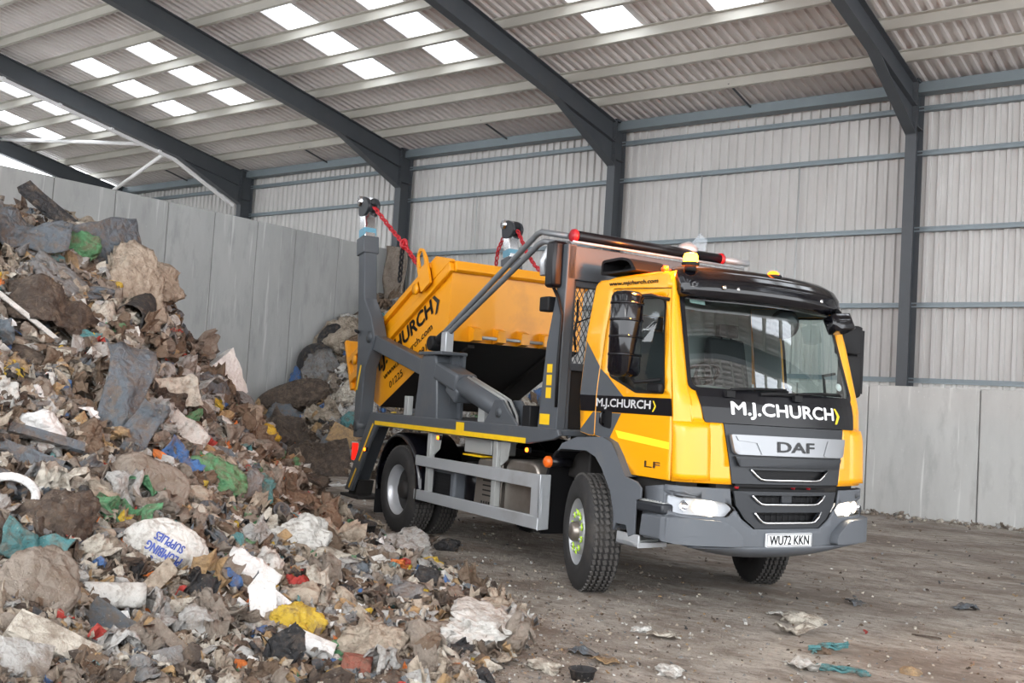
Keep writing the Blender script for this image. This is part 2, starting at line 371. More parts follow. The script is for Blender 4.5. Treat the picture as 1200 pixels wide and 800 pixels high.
# steel frame: columns and rafters (I sections)
def isec(mb, p0, p1, side, w, h, t=.02):
    """I beam p0->p1, web in the plane spanned by the axis and up"""
    d = (Vector(p1) - Vector(p0)).normalized(); sd = Vector(side); u = sd.cross(d).normalized()
    mb.beam(p0, p1, t, h, u)
    for s_ in (-1, 1):
        o_ = u * (h / 2) * s_; mb.beam(Vector(p0) + o_, Vector(p1) + o_, w, t, u)
names = ['at the far left behind the concrete wall', 'rising behind the lifting post of the truck', 'behind the truck, middle of the hall', 'right of the truck cab', 'beyond the right edge']
rn = ['far left rafter sloping up from the column hidden by the concrete wall', 'rafter that meets the column above the truck tail', 'rafter that meets the column above the skip and cab gap', 'rightmost rafter, meeting the column right of the cab', 'rafter out on the right']
for k in range(-1, 6):
    x = X0 + BAY * k + .12
    mb = MB(); hw = .10
    # column: web along Y
    for yy in (D - .40, D): mb.box(x - hw, x + hw, yy - .01, yy + .01, 0, 8.05)
    mb.box(x - .008, x + .008, D - .40, D, 0, 8.05)
    mb.box(x - hw, x + hw, D - .42, D + .02, 8.05, 8.09)
    for zz in (7.2,): mb.box(x - hw, x + hw, D - .40, D, zz - .01, zz + .01)
    for j in range(8): mb.lathe([(.018, -.015), (.018, .015)], (x + (.06 if j % 2 else -.06), D - .43, 7.25 + .2 * (j // 2)), (0, 1, 0), 6)
    if 0 <= k <= 3: tag(mb.build('steel_column', 'steel'), 'dark grey steel wall column ' + names[k], 'column')
    else: tag(mb.build('steel_column', 'steel'), ['dark grey steel column in the far left corner', 'dark grey steel wall column out on the right', 'dark grey steel wall column farthest right'][0 if k < 0 else k - 3], 'column')
    mb = MB()
    def rz(y): return roofz(y) - .20       # top flange of rafter
    dep = .45; ya, yb = D - .42, YR
    # top flange, web, bottom flange with haunch
    top = [(ya, rz(ya)), (yb, rz(yb))]
    bot = [(yb, rz(yb) - dep), (17.55, rz(17.55) - dep), (ya, rz(ya) - .98)]
    mb.prism([(p[0], p[1]) for p in top + bot], 0, x - .008, x + .008)
    def fl(pa, pb): mb.beam((x, pa[0], pa[1]), (x, pb[0], pb[1]), .20, .02)
    fl(top[0], top[1]); fl(bot[0], bot[1]); fl(bot[1], bot[2]); fl((ya, rz(ya) - dep), (17.55, rz(17.55) - dep))
    mb.box(x - .1, x + .1, ya - .012, ya + .02, rz(ya) - 1.0, rz(ya))
    # mirror slope
    fl((YR, rz(YR)), (-6, rz(YR) - 1.78)); fl((YR, rz(YR) - dep), (-6, rz(YR) - 1.78 - dep)); mb.prism([(YR, rz(YR)), (-6, rz(YR) - 1.78), (-6, rz(YR) - 1.78 - dep), (YR, rz(YR) - dep)], 0, x - .008, x + .008)
    lb = ('dark grey roof ' + rn[k]) if 0 <= k <= 3 else ['dark grey roof rafter in the far left corner by the gable', 'dark grey roof rafter out on the right', 'dark grey roof rafter farthest right'][0 if k < 0 else k - 3]
    tag(mb.build('roof_rafter', 'steel'), lb, 'rafter')
M['purlin'] = mat('purlin_zinc', (.42, .405, .36), .45, metal=.25, var=.15, vscale=1.5)
# purlins (zed sections) running the length of the hall
ordn = ['first', 'second', 'third', 'fourth', 'fifth', 'sixth', 'seventh', 'eighth', 'ninth', 'tenth', 'eleventh', 'twelfth', 'thirteenth']
for i in range(13):
    y = 18.94 - 1.147 * i
    if y < YR: break
    zt = roofz(y); mb = MB()
    mb.prism([(y - .07, zt - .02), (y, zt - .03), (y, zt - .20), (y + .07, zt - .215), (y + .07, zt - .205), (y + .008, zt - .19), (y + .008, zt - .018), (y - .07, zt - .008)], 0, -33, 15.4)
    o = mb.build('roof_purlin', 'purlin'); tag(o, 'long galvanised roof purlin, %s up from the eaves beam' % ordn[i], 'purlin', 'roof purlins')
# eaves beam
mb = MB(); mb.prism([(19.93, 7.87), (20.20, 7.87), (20.20, 7.90), (19.99, 7.91), (19.99, 8.03), (20.20, 8.05), (20.20, 8.10), (19.94, 8.07)], 0, -33, 15.4)
tag(mb.build('eaves_beam', 'galvb'), 'long blue-grey eaves beam where the roof meets the back wall', 'beam')
# sheeting rails
rl = ['topmost', 'second from top', 'third from top', 'fourth from top', 'lowest']
for i, z in enumerate((7.62, 6.77, 5.32, 3.895, 2.49)):
    mb = MB(); mb.prism([(D - .02, z - .045), (D + .12, z - .045), (D + .12, z + .045), (D - .02, z + .045), (D - .02, z + .02), (D + .0, z + .02), (D + .0, z - .02), (D - .02, z - .02)], 0, -33, 15.4)
    tag(mb.build('sheeting_rail', 'galvb'), 'horizontal cladding rail on the back wall, %s' % rl[i], 'rail', 'cladding rails on the back wall')
# thin sag rods on back wall
for i, (x, lb) in enumerate(((-10.75, 'left'), (-8.55, 'right'), (-4.2, 'rightmost'), (-17.0, 'leftmost'))):
    mb = MB(); mb.tube([(x, D + .02, 2.45), (x, D + .02, 6.8)], .012, 6)
    tag(mb.build('tie_rod', 'galv'), 'thin vertical tie rod between cladding rails, %s of the four' % lb, 'rod', 'tie rods on the back wall')
for i, (x, y0, y1) in enumerate(((-22.4, 18.94, 20.0), (-16.0, 18.94, 20.0), (-9.6, 18.94, 20.0), (-28.9, 18.94, 20.0))):
    mb = MB(); mb.tube([(x, y0, roofz(y0) - .13), (x + .02, y1, roofz(y1) - .17)], .022, 6)
    tag(mb.build('eaves_strut', 'steel'), 'short dark strut from the lowest purlin to the eaves beam, in the %s bay' % ['second', 'third', 'fourth', 'first'][i], 'strut', 'eaves struts')
# wind bracing near the gable
mb = MB(); mb.tube([(-32.6, 15.70, 8.74), (-26.15, 16.66, 8.16)], .055, 8); tag(mb.build('wind_brace', 'white'), 'white tubular brace running level across the far left bay', 'brace')
mb = MB(); mb.tube([(-26.15, 17.2, 7.99), (-30.6, 18.24, 7.35)], .055, 8); tag(mb.build('wind_brace', 'white'), 'white tubular brace slanting down from the far left rafter behind the wall', 'brace')
xx = X0 + .12 - .16; mb = MB(); zz = lambda y: roofz(y) - .20 - .45 - .05  # added white strip, stands in for the brightly lit bottom flange of this rafter
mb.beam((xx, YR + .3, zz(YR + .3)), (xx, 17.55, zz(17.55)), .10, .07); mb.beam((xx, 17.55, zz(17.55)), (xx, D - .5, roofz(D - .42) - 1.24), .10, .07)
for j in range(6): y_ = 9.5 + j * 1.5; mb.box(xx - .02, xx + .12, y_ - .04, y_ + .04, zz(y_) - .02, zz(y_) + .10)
tag(mb.build('lit_flange_strip', 'white'), 'bright white strip added under the left rafter for its lit lower flange', 'flange strip')

# ------------------------------------------------------------------ light and camera
W = bpy.data.worlds.new('sky'); SC.world = W; W.use_nodes = True; nt = W.node_tree; bg = nt.nodes['Background']
bg.inputs[0].default_value = (.93, .96, 1.0, 1); bg.inputs[1].default_value = 3.6
sun = bpy.data.lights.new('sun', 'SUN'); sun.energy = 1.2; sun.angle = R(25); sun.color = (1, .97, .93)
so = bpy.data.objects.new('sun', sun); COL.objects.link(so); so.rotation_euler = (R(60), 0, R(35))
cam = bpy.data.cameras.new('camera'); co = bpy.data.objects.new('camera', cam); COL.objects.link(co)
cam.sensor_width = 36; cam.lens = 1243.0 / 1200 * 36; cam.clip_start = .05; cam.clip_end = 200
F_ = Vector((-.6111064, .7894515, .0575777)); R_ = Vector((.791433, .6081563, .0614797)); U_ = Vector((-.013519, -.0831396, .9964462))
mt = Matrix.Identity(4)
for i in range(3): mt[i][0] = R_[i]; mt[i][1] = U_[i]; mt[i][2] = -F_[i]
mt.translation = Vector((0, 0, 1.6143)); co.matrix_world = mt; SC.camera = co
SC.view_settings.view_transform = 'Standard'; SC.view_settings.look = 'None'; SC.view_settings.gamma = 1; SC.view_settings.use_curve_mapping = False
SC.view_settings.exposure = 0.50
# ================================================================== TRUCK
TX, TY, TA = -4.83, 8.99, -.372
T = empty('skip_loader_truck', (TX, TY, 0), TA, 'yellow and grey skip loader truck with black roof visor parked on the dirty floor', 'truck')
def itp(z, tab):
    if z <= tab[0][0]: return tab[0][1]
    for (a, va), (b_, vb) in zip(tab[:-1], tab[1:]):
        if z <= b_: return va + (vb - va) * (z - a) / (b_ - a)
    return tab[-1][1]
def xc(z): return itp(z, [(.4, 1.36), (1.0, 1.37), (1.3, 1.36), (1.55, 1.34), (1.72, 1.31), (1.83, 1.255), (2.63, .985), (2.8, .93)])
def fx(y, z, o=0.): return (xc(z) - .115 * (abs(y) / .92) ** 2.3 + o, y, z)
def xe(z): return itp(z, [(1.0, 1.15), (1.75, 1.11), (2.63, .905), (2.8, .855)])
def sy(z): return itp(z, [(1.0, 1.08), (1.75, 1.08), (2.3, 1.03), (2.63, .975), (2.78, .955), (2.86, .91)])
def yf(z): return itp(z, [(1.0, .95), (1.6, .955), (1.83, .955), (2.63, .895), (2.75, .88)])
def side(s, o=0.): return lambda x, z: (x, s * (sy(z) + o), z)
def front(o=0.): return lambda y, z: fx(y, z, o)

# --- cab body shell: rear side piece, corners, roof, back
mb = MB()
for s in (-1, 1):
    panel_mb([(-.16, 1.39), (-.20, 1.72), (-.21, 2.24), (-.215, 2.62), (-.215, 2.69), (-.205, 2.735), (-.175, 2.765), (-.14, 2.78), (.86, 2.78), (.897, 2.655), (.068, 2.695), (.065, 2.0), (.055, 1.60), (.055, 1.37), (-.02, 1.37)], [], side(s), .1, mb)
    # front corner: bezier from windscreen edge round to the door edge
    def corner(a, bz, s=s):
        z = 1.07 + (2.79 - 1.07) * bz; A = Vector((fx(yf(z), z)[0], yf(z), z)); B = Vector((xe(z) - .012, sy(z), z)); C = Vector((xe(z) + .035, sy(z) - .012, z))
        p = A * (1 - a) ** 2 + C * 2 * a * (1 - a) + B * a * a; return (p.x, s * p.y, p.z)
    mb.grid(corner, 8, 24)
    # yellow lower front piece beside the grille
    panel_mb([(s * .955, 1.07), (s * .955, 1.575), (s * .70, 1.575), (s * .615, 1.065)], [], front(.002), .08, mb)
    panel_mb([(s * .86, 1.55), (s * .965, 1.55), (s * .985, 1.84), (s * .90, 1.84)], [], front(.0), .08, mb)
def roof(a, bb):
    y = -1 + 2 * a; x = -.165 + 1.03 * bb
    yy = sy(2.78) * y; t = abs(y); z = 2.78 + .055 * (1 - t ** 8) + .03 * (1 - t * t)
    return (x, yy, z - (.05 if bb < .01 else 0))
mb.grid(roof, 36, 6)
panel_mb([(-1.0, 1.40), (1.0, 1.40), (1.0, 2.0), (-1.0, 2.0)], [], lambda y, z: (-.19, y, z), .5, mb)
# back wall with window
panel_mb([(-1.05, 1.95), (1.05, 1.95), (1.02, 2.24), (.95, 2.75), (-.95, 2.75), (-1.02, 2.24)], [[(-.85, 2.10), (-.12, 2.10), (-.12, 2.52), (-.85, 2.52)]], lambda y, z: (itp(z, [(1.9, -.20), (2.24, -.21), (2.72, -.21)]), y, z), .2, mb)
o = mb.build('cab_body', 'yellow', T, solid=.012)
for p_ in o.data.polygons: p_.use_smooth = True
o.data.set_sharp_from_angle(angle=R(28)) if hasattr(o.data, 'set_sharp_from_angle') else None
# corner accent crease panel (raised lower pod)
mb = MB()
for s in (-1, 1):
    def pod(a, bz, s=s):
        z = 1.09 + .46 * bz; w = .016 * math.sin(math.pi * min(1, a * 1.02)) ** .6 * (1 - max(0, bz - .85) / .15)
        A = Vector((fx(.80, z)[0], .80, z)); B = Vector((xe(z) - .012, sy(z), z)); C = Vector((xe(z) + .10, sy(z) - .0, z))
        p = A * (1 - a) ** 2 + C * 2 * a * (1 - a) + B * a * a; return (p.x + w, s * (p.y + w * .6), p.z)
    mb.grid(pod, 10, 10)
mb.build('corner_deflector', 'yellow', T, solid=.012)
# vents on the far corner
mb = MB()
for k in range(5): mb.cbox((1.115, 1.085, 1.16 + k * .075), (.09, .035, .012))
mb.box(1.06, 1.13, 1.03, 1.093, 1.10, 1.50)
mb.build('corner_vent', 'orange', T)

# --- doors
def make_door(s):
    door = [(.072, 1.37), (.29, 1.345), (.50, 1.18), (.63, 1.075), (1.125, 1.072), (1.12, 1.4), (1.09, 1.75), (.97, 2.3), (.885, 2.645), (.078, 2.685), (.080, 2.0), (.072, 1.7)]
    hole = rounded([(.21, 1.90), (.42, 1.83), (.62, 1.76), (.99, 1.76), (1.0, 1.80), (.855, 2.585), (.18, 2.61)], [.05, .02, .04, .05, .03, .09, .07])
    mb = panel_mb(door, [hole], side(s, .004), .12); d = mb.build('door', 'yellow', T, solid=.014)
    for p_ in d.data.polygons: p_.use_smooth = True
    hole2 = rounded([(.235, 1.915), (.43, 1.85), (.63, 1.785), (.975, 1.785), (.98, 1.81), (.835, 2.565), (.20, 2.59)], [.05, .02, .04, .05, .03, .09, .07])
    mb = panel_mb(hole, [hole2], side(s, .006), .12); mb.build('window_seal', 'matte', d, solid=.012)
    mb = panel_mb(hole2, [], side(s, -.002), .2); mb.build('side_window', 'glass', d)
    mb = panel_mb([(-.15, 1.46), (.52, 1.46), (1.08, 1.46), (1.06, 1.78), (.87, 2.68), (-.17, 2.70), (-.17, 2.24), (-.16, 2.0)], [hole], side(s, -.03), .2); mb.build('door_lining', 'trim', d, solid=.01)
    # handle recess
    mb = MB(); f = side(s, .012)
    mb = panel_mb(rounded([(.16, 1.46), (.31, 1.44), (.31, 1.60), (.17, 1.60)], .03), [], f, .5, mb); h = mb.build('handle_recess', 'matte', d, solid=.006)
    mb = MB(); mb.tube([(.20, s * 1.10, 1.47), (.19, s * 1.125, 1.49), (.19, s * 1.125, 1.57), (.20, s * 1.10, 1.59)], .014, 8); mb.build('door_handle', 'black', d)
    # diagonal grey stripes, black name band
    mb = MB(); f = side(s, .0125)
    panel_mb([(.072, 1.97), (.072, 1.725), (.46, 1.725), (.30, 1.83), (.22, 1.885), (.20, 1.90)][:3] + [(.225, 1.885), (.205, 1.90)], [], f, .12, mb)
    panel_mb([(.072, 1.58), (.072, 1.375), (.285, 1.35), (.44, 1.58)], [], f, .12, mb)
    mb.build('grey_stripe', 'grey', d)
    mb = panel_mb([(.072, 1.585), (1.12, 1.585), (1.10, 1.728), (.072, 1.728)], [], side(s, .014), .12); bd = mb.build('name_band', 'panelblack', d)
    fn = side(s, .017)
    if s < 0: mp_ = lambda a, b_: fn(.08 + a, 1.612 + b_)
    else: mp_ = lambda a, b_: fn(.90 - a, 1.612 + b_)
    mb = text_mb('M.J.CHURCH', mp_, .76, .09, .030); mb.build('lettering', 'letter', d)
    mb = MB(); a0 = .865
    for sg in (1, -1):
        pts = [(a0, .045 + sg * .045), (a0 + .018, .045 + sg * .045), (a0 - .08 + .13, .045), (a0 + .03, .045)]
        panel_mb([(p[0] if s < 0 else p[0], p[1]) for p in pts], [], (lambda a, b_: mp_(a - .08, b_)), .2, mb)
    mb.build('chevron_logo', 'logoy', d)
    # reflector strip and model badge
    mb = panel_mb([(.37, 1.435), (1.10, 1.375), (1.10, 1.318), (.42, 1.37)], [], side(s, .013), .2); mb.build('reflective_strip', 'flue', d)
    mb = MB(); g = (lambda a, b_: side(s, .016)(.80 + a if s < 0 else 1.03 - a, 1.155 + b_))
    mb = text_mb('LF', g, .20, .05, .03); mb.build('door_badge', 'chrome', d)
    mb = MB()
    return d
for s in (-1, 1): make_door(s)
# stripes on the rear side piece
mb = MB()
for s in (-1, 1):
    f = side(s, .008)
    panel_mb([(-.196, 2.22), (-.198, 1.96), (-.196, 1.725), (.05, 1.725), (.052, 1.99)], [], f, .12, mb)
    panel_mb([(-.16, 1.42), (-.155, 1.395), (-.02, 1.375), (.05, 1.375), (.05, 1.58), (.02, 1.58)], [], f, .12, mb)
mb.build('grey_stripe', 'grey', T)
mb = MB()
for s in (-1, 1): panel_mb([(-.176, 1.585), (.052, 1.585), (.052, 1.728), (-.196, 1.728)], [], side(s, .0095), .12, mb)
mb.build('name_band', 'panelblack', T)
# web address over the door
mb = text_mb('www.mjchurch.com', lambda a, b_: side(-1, .012)(.0 + a, 2.712 - .02 * a + b_), .70, .046, .04); mb.build('web_address', 'lblack', T)

# --- windscreen, frame, header
def wsp(y, z, o=.0): return fx(y, z, o)
out = rounded([(-.96, 1.80), (.96, 1.80), (.89, 2.66), (-.89, 2.66)], [.08, .08, .05, .05], 5)
inn = rounded([(-.925, 1.835), (.925, 1.835), (.855, 2.60), (-.855, 2.60)], [.07, .07, .05, .05], 5)
mb = panel_mb(out, [inn], front(.004), .08); mb.build('windscreen_seal', 'panelblack', T, solid=.01)
mb = panel_mb(inn, [], front(-.002), .07)
o = mb.build('windscreen', 'wsglass', T)
for p_ in o.data.polygons: p_.use_smooth = True
mb = panel_mb([(-.80, 2.545), (-.66, 2.535), (-.66, 2.585), (-.80, 2.59)], [], front(-.008), .1); mb.build('windscreen_sticker', 'sticker', T)
mb = MB(); mb.lathe([(0, 0), (.035, 0), (.035, .003)], fx(.80, 1.93, -.012), (1, 0, .3), 16); mb.build('tax_disc', 'white', T)
# scuttle + black name panel
pn = [(-.865, 1.555), (.865, 1.555), (.905, 1.815), (-.905, 1.815)]
mb = panel_mb(rounded(pn, .02), [], front(.010), .08); mb.build('front_panel', 'panelblack', T, solid=.016)
tp = lambda a, b_: fx(-.62 + a, 1.60 + b_, .022)
mb = text_mb('M.J.CHURCH', tp, 1.17, .135, .030, .06); mb.build('lettering', 'letter', T)
mb = MB()
for sg in (1, -1): panel_mb([(1.185, .0675 + sg * .067), (1.215, .0675 + sg * .067), (1.265, .0675), (1.225, .0675)], [], tp, .1, mb)
mb.build('chevron_logo', 'logoy', T)
# wipers
mb = MB()
for a, b_ in ((-.62, .0), (.10, .72)):
    mb.tube([fx(a, 1.80, .03), fx(a + .02, 1.835, .045), fx((a + b_) / 2, 1.855, .05), fx(b_, 1.862, .03)], .012, 6)
    mb.tube([fx(a + .12, 1.845, .022), fx(b_ + .03, 1.85, .022)], .01, 6)
    mb.cbox(fx(a, 1.795, .03), (.05, .09, .05))
mb.tube([fx(-.30, 1.81, .02), fx(-.1, 1.825, .03), fx(.15, 1.82, .02)], .02, 6)
mb.build('wiper', 'matte', T)

# --- visor
mb = MB()
prof = [(.015, 2.585), (.10, 2.575), (.165, 2.60), (.185, 2.66), (.165, 2.74), (.10, 2.815), (.0, 2.865), (-.16, 2.885), (-.22, 2.86), (-.20, 2.80)]
def vis(a, bb):
    y = -.94 + 1.88 * a; t = abs(y) / .94
    k = bb * (len(prof) - 1); i = min(int(k), len(prof) - 2); q = k - i
    px = prof[i][0] * (1 - q) + prof[i + 1][0] * q; pz = prof[i][1] * (1 - q) + prof[i + 1][1] * q
    cap = max(0, 1 - t ** 9) ** .5; cz = 2.70; cx = .0
    xx = .985 - .115 * t ** 2.3 + cx + (px - cx) * (.25 + .75 * cap); zz = cz + (pz - cz) * (.45 + .55 * cap) - .02 * t * t
    return (xx, y, zz)
mb.grid(vis, 48, 27); o = mb.build('roof_visor', 'black', T, solid=.012)
mb = MB()
for y in (-.62, -.47, .38, .52): mb.lathe([(.0, .014), (.016, .014), (.018, 0)], (1.135, y, 2.675), (1, 0, .2), 12)
mb.build('visor_bolt', 'chrome', T)
# lit beacons
for y, lb in ((-.85, 'amber roof beacon glowing brightly at the driver side'), (.10, 'low amber roof beacon at the middle of the visor')):
    e = MB(); e.lathe([(.07, 0), (.075, .02), (.07, .03)], (.96, y, 2.845), (0, 0, 1), 16); e.tube([(.96, y, 2.80), (.96, y, 2.85)], .05, 12); b0 = e.build('beacon', 'matte', T, label=lb)
    e = MB(); e.lathe([(.060, 0), (.062, .05), (.05, .075), (0, .085)] if y < 0 else [(.05, 0), (.05, .02), (.03, .035), (0, .04)], (.96, y, 2.873), (0, 0, 1), 16); e.build('beacon_lens', 'amberglow' if y < 0 else 'amberdim', b0)
mb = MB(); mb.lathe([(0, .0), (.03, .0), (.035, .03), (0, .045)], (.70, -.90, 2.82), (0, -.5, 1), 12); mb.build('marker_lamp', 'orange', T)
# air intake
mb = MB()
pr = rounded([(-.20, 2.84), (-.20, 2.975), (.10, 2.985), (.24, 2.955), (.33, 2.85)], [.02, .05, .05, .06, .02])
pin = rounded([(-.175, 2.865), (-.175, 2.95), (.10, 2.962), (.21, 2.935), (.27, 2.865)], [.02, .04, .04, .05, .02])
panel_mb(pr, [pin], lambda x, z: (x, -.93, z), .5, mb)
n_ = len(pr); mb.add([(x, -.93, z) for x, z in pr] + [(x, -.55, z) for x, z in pr], [(i, (i + 1) % n_, (i + 1) % n_ + n_, i + n_) for i in range(n_)] + [list(range(n_, 2 * n_))])
n_ = len(pin); mb.add([(x, -.93, z) for x, z in pin] + [(x, -.70, z) for x, z in pin], [(i, (i + 1) % n_, (i + 1) % n_ + n_, i + n_) for i in range(n_)] + [list(range(n_, 2 * n_))])
mb.build('air_intake', 'matte', T)

# --- cab interior
mb = MB()
mb.box(-.17, 1.02, -1.0, 1.0, 1.42, 1.47)
mb.build('cab_floor', 'matte', T)
mb = MB()
def dsh(a, bb):
    y = -1.0 + 2 * a; pr_ = [(.70, 1.50), (.66, 1.70), (.74, 1.80), (.95, 1.815), (1.17, 1.80)]
    k = bb * 4; i = min(int(k), 3); q = k - i; x = pr_[i][0] * (1 - q) + pr_[i + 1][0] * q; z = pr_[i][1] * (1 - q) + pr_[i + 1][1] * q
    if i >= 3: x = min(x, fx(y, 1.83)[0] - .02)
    bump_ = .07 * math.exp(-((y + .45) / .28) ** 2) * math.sin(min(1, bb * 1.1) * math.pi); return (x, y, z + bump_)
mb.grid(dsh, 40, 20); mb.build('dashboard', 'dash', T)
mb = MB()
panel_mb([(-1.0, 1.45), (1.0, 1.45), (.99, 2.0), (.93, 2.70), (-.93, 2.70), (-.99, 2.0)], [[(-.85, 2.10), (-.12, 2.10), (-.12, 2.52), (-.85, 2.52)]], lambda y, z: (itp(z, [(1.9, -.17), (2.24, -.17), (2.72, -.17)]), y, z), .4, mb)
mb.grid(lambda a, bb: (-.17 + 1.02 * bb, -.93 + 1.86 * a, 2.70), 2, 2)
mb.build('cab_lining', 'trim', T)
for yy, lb in ((-.48, None), (.50, None)):
    mb = MB(); mb.box(.02, .50, yy - .25, yy + .25, 1.52, 1.72); st = mb.build('seat', 'seat', T, bevel=.05, seg=3)
    mb = MB()
    pts = [(-.02, 1.70), (-.10, 2.15), (-.09, 2.36), (-.03, 2.37), (.02, 2.15), (.12, 1.72)]
    mb.prism(pts, 1, yy - .235, yy + .235); mb.build('seat_back', 'seat', st, bevel=.05, seg=3)
    mb = MB(); mb.prism([(-.07, 2.38), (-.06, 2.50), (.0, 2.50), (.0, 2.38)], 1, yy - .12, yy + .12); mb.tube([(-.04, yy - .06, 2.34), (-.04, yy - .06, 2.40)], .01, 6); mb.tube([(-.04, yy + .06, 2.34), (-.04, yy + .06, 2.40)], .01, 6); mb.build('headrest', 'seat', st, bevel=.03)
mb = MB(); ax = Vector((-.55, 0, .83)); mb.torus((.66, -.48, 1.93), .215, .016, ax, 30, 8); mb.tube([(.66, -.48, 1.93), (.80, -.48, 1.72)], .035, 8)
for a in (0, 2.1, 4.2):
    u = ax.normalized().cross(Vector((0, 1, 0))); d_ = Vector((0, 1, 0)) * math.cos(a) + u * math.sin(a); mb.tube([Vector((.66, -.48, 1.93)), Vector((.66, -.48, 1.93)) + d_ * .21], .014, 6)
mb.build('steering_wheel', 'matte', T)
mb = MB(); mb.tube([(.98, .80, 1.80), (.95, .80, 2.0), (.93, .80, 2.03), (.97, .92, 2.06)], .013, 8); mb.build('grab_handle', 'matte', T)
mb = MB(); mb.lathe([(0, -.01), (.10, -.008), (.135, .01), (.10, .03), (0, .04)], (.86, .36, 2.47), (1, -.6, -.1), 20); mb.tube([(.88, .36, 2.47), (.88, .33, 2.60)], .012, 6); mb.build('interior_mirror', 'dgrey', T)

# --- grille
gy = lambda z: itp(z, [(1.07, .615), (1.56, .695)])
mb = panel_mb([(-.61, 1.075), (.61, 1.075), (.69, 1.55), (-.69, 1.55)], [rounded([(-.45, 1.19), (.40 + .05, 1.19), (.33, 1.095), (-.33, 1.095)], .02)], front(.0), .08)
mb.build('grille_surround', 'dgrey', T, solid=.02)
mb = panel_mb(rounded([(-.655, 1.47), (.655, 1.47), (.625, 1.335), (.60, 1.31), (-.60, 1.31), (-.625, 1.335)], .015), [], front(.035), .08)
gb = mb.build('grille_bar', 'silver', T, solid=.045, bevel=.006)
mb = MB()
for s in (-1, 1):
    panel_mb([(s * .62, 1.46), (s * .40, 1.45), (s * .345, 1.33), (s * .37, 1.318), (s * .42, 1.41), (s * .60, 1.425)], [], front(.062), .1, mb)
mb.build('bar_edge', 'silver', gb, solid=.006)
mb = text_mb('DAF', lambda a, b_: fx(-.20 + a, 1.345 + b_, .064), .42, .082, .035, .1); mb.build('badge', 'panelblack', gb)
mb = panel_mb([(-.55, 1.05), (.55, 1.05), (.63, 1.28), (-.63, 1.28)], [], front(-.03), .1); mb.build('grille_mesh', 'matte', T, solid=.01)
def slot(z, w0, w1, h, o, par):
    mb = MB(); pts = []
    n_ = 18
    for i in range(n_ + 1):
        t = -1 + 2 * i / n_; y = w0 * t
        k = max(0, (abs(t) - .72) / .28); pts.append(fx(y, z - h * (1 - k ** 1.5), o))
    mb.tube(pts, .0105, 6); mb.build('chrome_strip', 'chrome', par)
up_ = MB()
mb = MB()
panel_mb([(-.61, 1.295), (.61, 1.295), (.57, 1.215), (-.57, 1.215)], [], front(.03), .08, mb)
gl = mb.build('grille_blade', 'dgrey', T, solid=.03, bevel=.008)
slot(1.195, .44, .33, .085, .02, T)
# lower grille inside bumper
mb = MB()
lg = [(-.59, 1.015), (.59, 1.015), (.56, .90), (.47, .79), (.36, .715), (-.36, .715), (-.47, .79), (-.56, .90)]
h1 = rounded([(-.41, .985), (.41, .985), (.33, .915), (-.33, .915)], .02); h2 = rounded([(-.37, .845), (.37, .845), (.30, .765), (-.30, .765)], .02)
panel_mb(lg, [h1, h2], front(-.005), .08, mb); g2 = mb.build('lower_grille', 'dgrey', T, solid=.02)
mb = panel_mb([(-.5, .74), (.5, .74), (.5, 1.03), (-.5, 1.03)], [], front(-.05), .12)
for k in range(14): mb.tube([fx(-.44 + k * .068, .75, -.035), fx(-.44 + k * .068, 1.0, -.035)], .004, 4)
for k in range(5): mb.tube([fx(-.44, .77 + k * .05, -.035), fx(0, .77 + k * .05, -.035), fx(.44, .77 + k * .05, -.035)], .004, 4)
mb.build('grille_mesh', 'matte', T)
slot(.985, .42, .3, .075, .018, g2); slot(.845, .385, .3, .085, .018, g2)
mb = MB(); mb.cbox((1.33, -.0, .955), (.03, .12, .085)); mb.build('grille_pillar', 'dgrey', g2, bevel=.01)
mb = MB(); mb.box(1.16, 1.24, -.7, .7, 1.0, 1.09); mb.build('bumper_gap', 'under', T)
mb = MB()
for y in (-.52, .12, .30): mb.lathe([(0, .02), (.018, .02), (.018, 0)], (1.28, y, 1.045), (1, 0, 0), 8)
mb.build('tow_pin', 'red', T)

# --- bumper
mb = MB()
def bsurf(a, bb, o=0):
    """a -1..1 across, bb height -> wraps to the sides"""
    y = a * 1.125; t = abs(a)
    x = 1.365 - .10 * (t / .83) ** 2.2 if t < .83 else 1.265 - (t - .83) / .17 * 0.08 - ((t - .83) / .17) ** 3 * .10
    return (x + o, y * (1 if t < .9 else 1 - .0 * (t - .9)), bb)
bo = [(-1.0, .60), (-.97, .585), (-.5, .57), (0, .555), (.5, .57), (.97, .585), (1.0, .60), (1.0, 1.0), (.99, 1.04), (.56, 1.03), (.54, .90), (.45, .79), (.34, .71), (-.34, .71), (-.45, .79), (-.54, .90), (-.56, 1.03), (-.99, 1.04), (-1.0, 1.0)]
hl = lambda s: rounded([(s * .985, .965), (s * .93, .955), (s * .56, .915), (s * .50, .865), (s * .56, .80), (s * .93, .815), (s * .985, .84)], .02)
def bp_(o=0): return lambda a, z: bsurf(a, z, o)
panel_mb(bo, [hl(-1), hl(1)], bp_(), .06, mb)
for s in (-1, 1):   # side returns
    panel_mb([(1.10, .62), (1.10, 1.035), (.84, 1.0), (.80, .63)], [], lambda x, z, s=s: (x, s * (1.125 - .12 * (1.1 - x)), z), .2, mb)
bm_ = mb.build('bumper', 'bumper', T, solid=.02)
for p_ in bm_.data.polygons: p_.use_smooth = True
